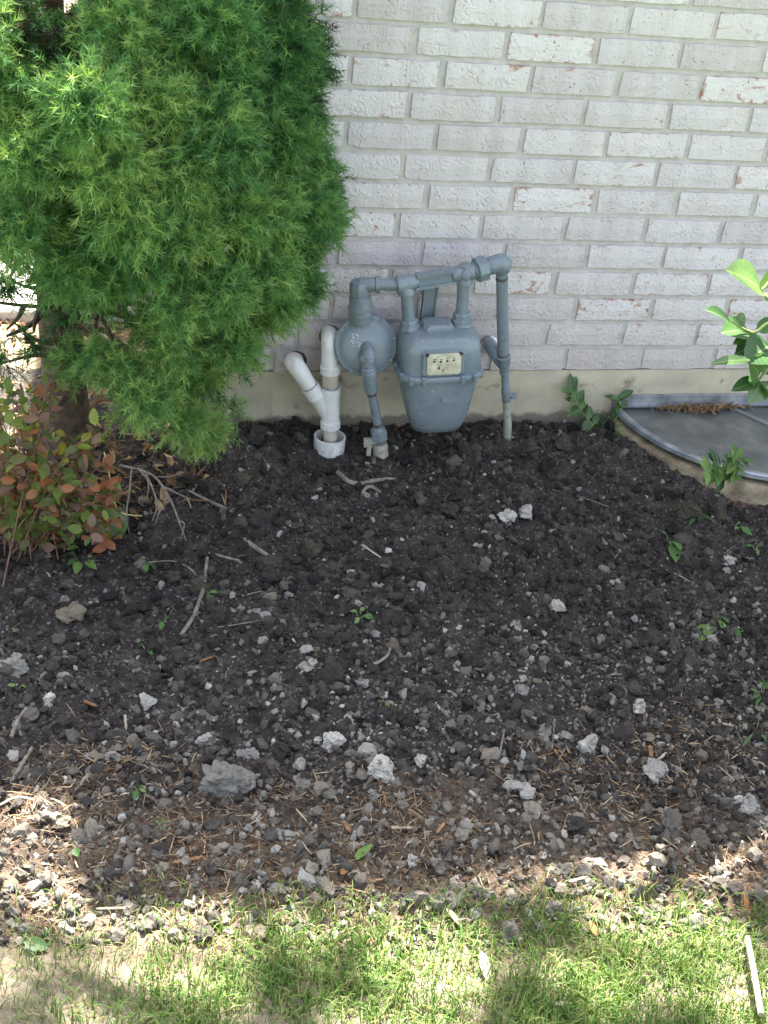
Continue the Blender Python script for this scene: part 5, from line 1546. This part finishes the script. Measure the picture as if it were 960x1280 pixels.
stick([(259, 700), (256, 725), (250, 752), (240, 776), (226, 797)], [.0032, .0042, .0045, .0045, .004], 'dead_wood', 'long curved tan stick lying across the soil')
stick([(305, 677), (320, 688), (342, 702)], [.0048, .005, .0042], 'dead_wood', 'short thick grey stick half sunk in soil')
stick([(236, 616), (262, 630), (292, 643)], [.002, .0045, .004], 'dead_wood', 'pointed stick lying below the evergreen')
stick([(422, 593), (434, 604), (450, 607), (470, 603), (493, 601)], [.006, .0058, .005, .005, .0035], 'dead_wood', 'bent root with a pale broken end in front of the gas cock', 'root', 'root')
stick([(450, 628), (455, 615), (463, 611), (475, 618)], [.004, .0042, .004, .003], 'dead_wood', 'hooked scrap of root beside the bent root', 'root', 'root')
stick([(453, 684), (464, 692), (476, 700)], [.0022, .0022, .0016], 'pale_wood', 'thin pale splinter on dark soil')
stick([(261, 694), (280, 699), (300, 704)], [.0028, .003, .0025], 'dead_wood', 'short dull twig lying above the curved stick')
stick([(488, 810), (484, 822), (472, 831), (456, 836)], [.0022, .0028, .003, .0024], 'dead_wood', 'bent grey twig in the bare middle of the bed')
stick([(288, 750), (305, 747), (326, 742)], [.0013, .0014, .001], 'pale_wood', 'straw thin pale twig beside the seedling')
stick([(250, 790), (300, 783), (345, 775)], [.0011, .0012, .001], 'dead_wood', 'long thin twig lying over small stones')
stick([(185, 706), (215, 704), (235, 712), (245, 722)], [.0018, .0018, .0016, .001], 'dead_wood', 'thin arched twig by the barberry')
stick([(928, 1188), (936, 1230), (945, 1285)], [.0042, .0046, .0046], 'pale_wood', 'thick dry pale stalk lying in the grass', 'stalk', 'dry_stalk', lift=.03)
stick([(482, 553), (489, 558), (496, 563)], [.0042, .0046, .004], 'pale_wood', 'short yellowish stub of wood next to the gas cock')
stick([(34, 888), (22, 905), (14, 925)], [.0032, .0038, .0036], 'dead_wood', 'grey twig beside a rounded brown stone')
stick([(40, 938), (28, 958), (15, 980)], [.0032, .0035, .003], 'dead_wood', 'straight grey twig on pebbly soil')
stick([(124, 957), (108, 975), (90, 995)], [.0042, .0036, .0025], 'dead_wood', 'brown tapering stick on the red needle patch')
stick([(840, 936), (830, 946), (816, 957)], [.0025, .0028, .0026], 'pale_wood', 'thin pale stick leaning towards the square grey stone')
stick([(630, 915), (627, 930), (623, 950)], [.0018, .0022, .0016], 'dead_wood', 'thin reddish root sliver in the rubble')
stick([(692, 905), (691, 925), (689, 940)], [.0012, .0014, .001], 'dead_wood', 'hair thin grey root standing in rubble')
stick([(832, 715), (848, 722), (862, 730)], [.0013, .0014, .001], 'pale_wood', 'pale straw below the dull weed tuft')
stick([(0, 1010), (25, 1000), (60, 1010)], [.002, .0025, .002], 'pale_wood', 'pale twig near the sunlit needle patch')
stick([(690, 615), (720, 622), (760, 636)], [.0012, .0012, .001], 'dead_wood', 'long hair thin root on dark soil above the pair of whitish stones')
# dead branch hanging out of the barberry
stick([(150, 596), (172, 601), (195, 612), (213, 640), (224, 668), (232, 690)], [.0036, .0034, .0030, .0026, .0019, .0010], 'dead_wood', 'bare grey branched root hanging out from the barberry', 'root', 'dead_branch',
      [[(165, 600), (162, 630), (158, 660), (162, 685)], [(180, 604), (190, 625), (196, 648), (190, 668)], [(195, 612), (212, 612), (230, 606)], [(205, 625), (225, 635), (238, 640)], [(213, 640), (200, 655), (194, 672)], [(224, 668), (230, 672), (226, 690)], [(172, 601), (185, 618), (184, 640)]], lift=.03)
stick([(100, 625), (108, 650), (114, 680), (116, 705)], [.0035, .003, .0025, .0015], 'dead_wood', 'upright bare barberry stem in front of green leaves', 'stem', 'dead_branch', [[(108, 650), (125, 668), (140, 690)], [(104, 640), (95, 668), (92, 690)]], lift=.05)

chips = [(105, 880, 122, 893, 'orange_chip', 'orange bark chip in dark soil'), (250, 830, 268, 822, 'orange_chip', 'flat orange wood chip above the rubble'), (156, 895, 158, 920, 'pale_wood', 'split tan wood piece beside the speckled cream stone'),
         (152, 922, 164, 938, 'orange_chip', 'brown wood chip under the split tan piece'), (215, 1082, 256, 1076, 'orange_chip', 'long brown bark strip at the lawn edge'), (710, 1106, 734, 1100, 'pale_wood', 'short weathered chip at the shaded lawn edge'),
         (488, 1038, 518, 1040, 'pale_wood', 'thin straw coloured splinter on the strawy soil'), (505, 1050, 528, 1055, 'orange_chip', 'thin orange splinter on the strawy soil'), (663, 945, 682, 950, 'orange_chip', 'orange chip lying flat in grey rubble'), (692, 940, 705, 955, 'orange_chip', 'tilted orange bark chip beside chalky stone'),
         (812, 935, 813, 955, 'orange_chip', 'upright orange splinter by the square grey stone'), (894, 1073, 899, 1090, 'pale_wood', 'pale wood chip standing near the lawn'), (902, 908, 915, 913, 'pale_wood', 'short white peeled stick in brown rubble'),
         (600, 940, 612, 955, 'orange_chip', 'small reddish bark flake in grey rubble'), (120, 1140, 165, 1142, 'pale_wood', 'long pale splinter on sunlit straw'), (545, 1045, 556, 1030, 'orange_chip', 'small brown bark flake near the bright seedling'), (430, 1030, 438, 1045, 'orange_chip', 'small upright bark flake at the shaded straw'), (948, 1030, 962, 1040, 'pale_wood', 'sunlit pale piece of wood beside the big grey stone')]
for k, (u0, v0, u1, v1, mt, lab) in enumerate(chips):
    a_ = gnd(u0, v0); c_ = gnd(u1, v1); d_ = c_ - a_; d_[2] *= 0.3; L_ = np.linalg.norm(d_); d_ /= L_
    s_ = np.cross(d_, [0.1, 0.2, 1]); s_ /= np.linalg.norm(s_); n_ = np.cross(s_, d_)
    wv = r3.uniform(0.0022, 0.0045)
    b = MB(); c0 = a_ + np.array([0, 0, 0.007])
    b.loft([[c0 + d_ * L_ * t + s_ * sx * wv * ww_ + n_ * sz * 0.0009 for sx, sz in ((-1, -1), (1, -1), (0.9, 1), (-0.85, 1))] for t, ww_ in ((0, 0.25), (0.08 + r3.uniform(0, .1), 1.0), (0.45, 0.8 + r3.normal(0, .2)), (0.8, 1.0), (0.84, 0.55), (1.0, 0.12))])
    tag(b.build('wood_chip', M[mt], None, smooth=False, origin=c0), lab, 'wood chip')

# ------------------------------------------------------------------ barberry at the foot of the evergreen
BB = gnd(45, 690)
bar = empty('barberry_shrub', tuple(BB), 'barberry bush with small red, purple and green leaves beneath the evergreen', 'shrub')
b = MB(); LP = []; LD = []; LT = []
r4 = np.random.default_rng(21)
ends = []
for k in range(52):
    u = r4.uniform(-60, 160); v = r4.uniform(445, 670)
    if u > 100 and v < 520: v = r4.uniform(530, 670)
    e_ = at(u, v, r4.uniform(-0.58, -0.32))
    if e_[2] < -0.17: e_[2] = -0.15
    s_ = BB + np.array([r4.normal(-0.03, 0.06), r4.normal(0.03, 0.05), 0.0])
    mdl = (s_ + e_) / 2 + np.array([0, 0, 0.05])
    b.path([s_, mdl, e_], [0.0018, 0.0013, 0.0006], 5, 4)
    for j in range(21):
        t = r4.uniform(0.05, 1.0) ** 0.7
        q = (1 - t) ** 2 * s_ + 2 * t * (1 - t) * mdl + t * t * e_
        LP.append(q + r4.normal(0, 0.012, 3)); LD.append(r4.normal(size=3) + np.array([0, -0.3, 0.2]))
        hgt = np.clip((q[2] + 0.2) / 0.35, 0, 1)
        LT.append(np.clip(r4.choice([0.08, 0.28, 0.45, 0.6, 0.75, 0.9], p=[.05, .13, .22, .30, .22, .08]) + r4.normal(0, 0.05), 0, 1))
b.build('stem', M['red_stem'], bar)
LP = np.array(LP); LD = np.array(LD); n = len(LP)
# orange drooping sprig
for (u, v) in [(135 + r4.normal(0, 8), 580 + 75 * i / 30) for i in range(46) for _ in (0,)][:46]:
    LP = np.vstack([LP, at(u, v, -0.47)]); LD = np.vstack([LD, r4.normal(size=3)]); LT.append(np.clip(r4.normal(0.24, 0.03), 0, 1))
n = len(LP)
tv, tf = leaf_temp(0.62, 0.12, 0.12, 0.7, 5)
tf = np.array(tf, np.int32)
V, F, T = scatter([(tv, tf)], LP - BB, rand_rot(n, 0.7), np.repeat(r4.uniform(0.017, 0.036, n)[:, None], 3, 1), np.array(LT))
tag(link('foliage', np_mesh('foliage', V, F, T), M['barberry'], bar), kind='stuff')
b = MB(); b.path([at(130, 565, -0.45), at(136, 590, -0.46), at(140, 615, -0.47), at(150, 640, -0.48), at(178, 645, -0.48)], [.0016, .0018, .0016, .0014, .0008], 6, 4); b.build('drooping_stem', M['yellow_stem'], bar)

# shrubs in the sun beyond the corner
def far_shrub(c, r, n, label, tone):
    root = empty('side_shrub', (c[0], c[1], -0.22), label, 'shrub')
    b = MB()
    for k in range(9):
        e_ = np.array(c) + r4.normal(0, 0.5, 3) * r * np.array([1, 1, .8]); b.path([np.array([c[0], c[1], -0.23]), np.array([(c[0] + e_[0]) / 2, (c[1] + e_[1]) / 2, (e_[2] - 0.2) / 2 + 0.05]), e_], [0.006, 0.004, 0.002], 6, 3)
    b.build('stem', M['bark'], root)
    d_ = r4.normal(size=(n, 3)); d_ /= np.linalg.norm(d_, axis=1)[:, None]
    p_ = np.array(c) + d_ * r * (r4.uniform(0.3, 1, n) ** 0.5)[:, None]; p_[:, 2] = np.maximum(p_[:, 2], -0.2)
    V, F, T = scatter([(tv, tf)], p_ - np.array([c[0], c[1], -0.22]), rand_rot(n, 0.7), np.repeat(r4.uniform(0.02, 0.045, n)[:, None], 3, 1), r4.uniform(*tone, n))
    tag(link('foliage', np_mesh('foliage', V, F, T), M['bright_leaf'], root), kind='stuff')


far_shrub((-0.62, 1.0, 0.0), 0.22, 330, 'sunny yellow green shrub beyond the trunk', (0.2, 1.0))
far_shrub((-0.12, 1.75, 0.0), 0.26, 330, 'low sunlit shrub behind the pale slab', (0.1, 0.8))

# ------------------------------------------------------------------ unseen tree behind the house: crown shaped to throw dapples on the lawn
TT0 = np.array([-2.6, 3.4, -0.22])
tree = empty('shade_tree', tuple(TT0), 'unseen leafy tree behind the house, its crown shaped to dapple the lawn', 'tree')
b = MB(); b.path([TT0 + np.array([0, 0, -0.1]), TT0 + np.array([0.1, -0.1, 2.0]), TT0 + np.array([0.7, -0.6, 4.0]), TT0 + np.array([1.6, -1.2, 5.2]), TT0 + np.array([2.6, -1.8, 5.8])], [0.2, 0.16, 0.12, 0.08, 0.04], 14, 5); b.build('trunk', M['bark'], tree)
r5 = np.random.default_rng(5)
# crown leaves are left out wherever a sunny patch is wanted below
lit = [(70, 1135, 60, 36), (135, 1195, 75, 38), (225, 1225, 52, 58), (262, 1112, 52, 36), (150, 1250, 45, 30), (455, 1150, 40, 24), (540, 1240, 64, 42), (560, 1160, 45, 26), (790, 1160, 42, 30), (865, 1182, 66, 46), (655, 1108, 22, 10), (760, 1228, 42, 24), (470, 1285, 60, 25), (0, 1180, 35, 30), (930, 1262, 50, 30)]
litp = [(gnd(u, v), a * mpp(gnd(u, v)), c * mpp(gnd(u, v)) / 0.72) for u, v, a, c in lit]
for q in (at(900, 395, -1.09), at(915, 449, -1.11), at(934, 480, -1.08)):        # where the sun reaches the shrub's leaves
    litp.append((q - SUN * ((q[2] + 0.2) / SUN[2]), 0.10, 0.09))
for u, v, a_ in ((58, 1000, 42), (5, 880, 30), (30, 1080, 40)):
    litp.append((gnd(u, v), a_ * mpp(gnd(u, v)), a_ * mpp(gnd(u, v))))
LPs = []
tries = 0
while len(LPs) < 9500 and tries < 90000:
    tries += 1
    gx = r5.uniform(-1.3, 1.9); gy = r5.uniform(-2.9, -1.15)
    ok = True
    for q, a_, c_ in litp:
        if ((gx - q[0]) / (a_ + 0.036)) ** 2 + ((gy - q[1]) / (c_ + 0.036)) ** 2 < 1.0: ok = False; break
    if not ok: continue
    hgt = r5.uniform(4.9, 5.9)
    LPs.append(np.array([gx, gy, -0.2]) + SUN * (hgt / SUN[2]))
LPs = np.array(LPs)
n = len(LPs)
ctv = np.array([(0, 0, 0), (0.35, 0.30, 0.05), (0.75, 0.22, 0.02), (1, 0, -0.1), (0.75, -0.22, 0.02), (0.35, -0.30, 0.05)]); ctf = np.array([(0, 1, 5), (1, 2, 4), (1, 4, 5), (2, 3, 4)], np.int32)
V, F, T = scatter([(ctv, ctf)], LPs - TT0, rand_rot(n, 0.6), np.repeat(r5.uniform(0.05, 0.09, n)[:, None], 3, 1), r5.uniform(0, 1, n))
tag(link('crown', np_mesh('crown', V, F, T), M['tree_leaf'], tree), kind='stuff')
b = MB()
for k in range(40):
    e_ = LPs[r5.integers(0, n)]; s_ = TT0 + np.array([1.6, -1.2, 5.2]) + (np.array([1.0, -0.6, 0.6]) * r5.uniform(-0.5, 1))
    b.path([s_, (s_ + e_) / 2 + r5.normal(0, 0.1, 3), e_], [0.02, 0.012, 0.004], 5, 3)
b.build('limb', M['bark'], tree)
print('objects', len(bpy.data.objects))

print('triangles', sum(sum(len(p.vertices) - 2 for p in me.polygons) for me in bpy.data.meshes if len(me.polygons) < 60000) + sum(len(me.loops) - 2 * len(me.polygons) for me in bpy.data.meshes if len(me.polygons) >= 60000))
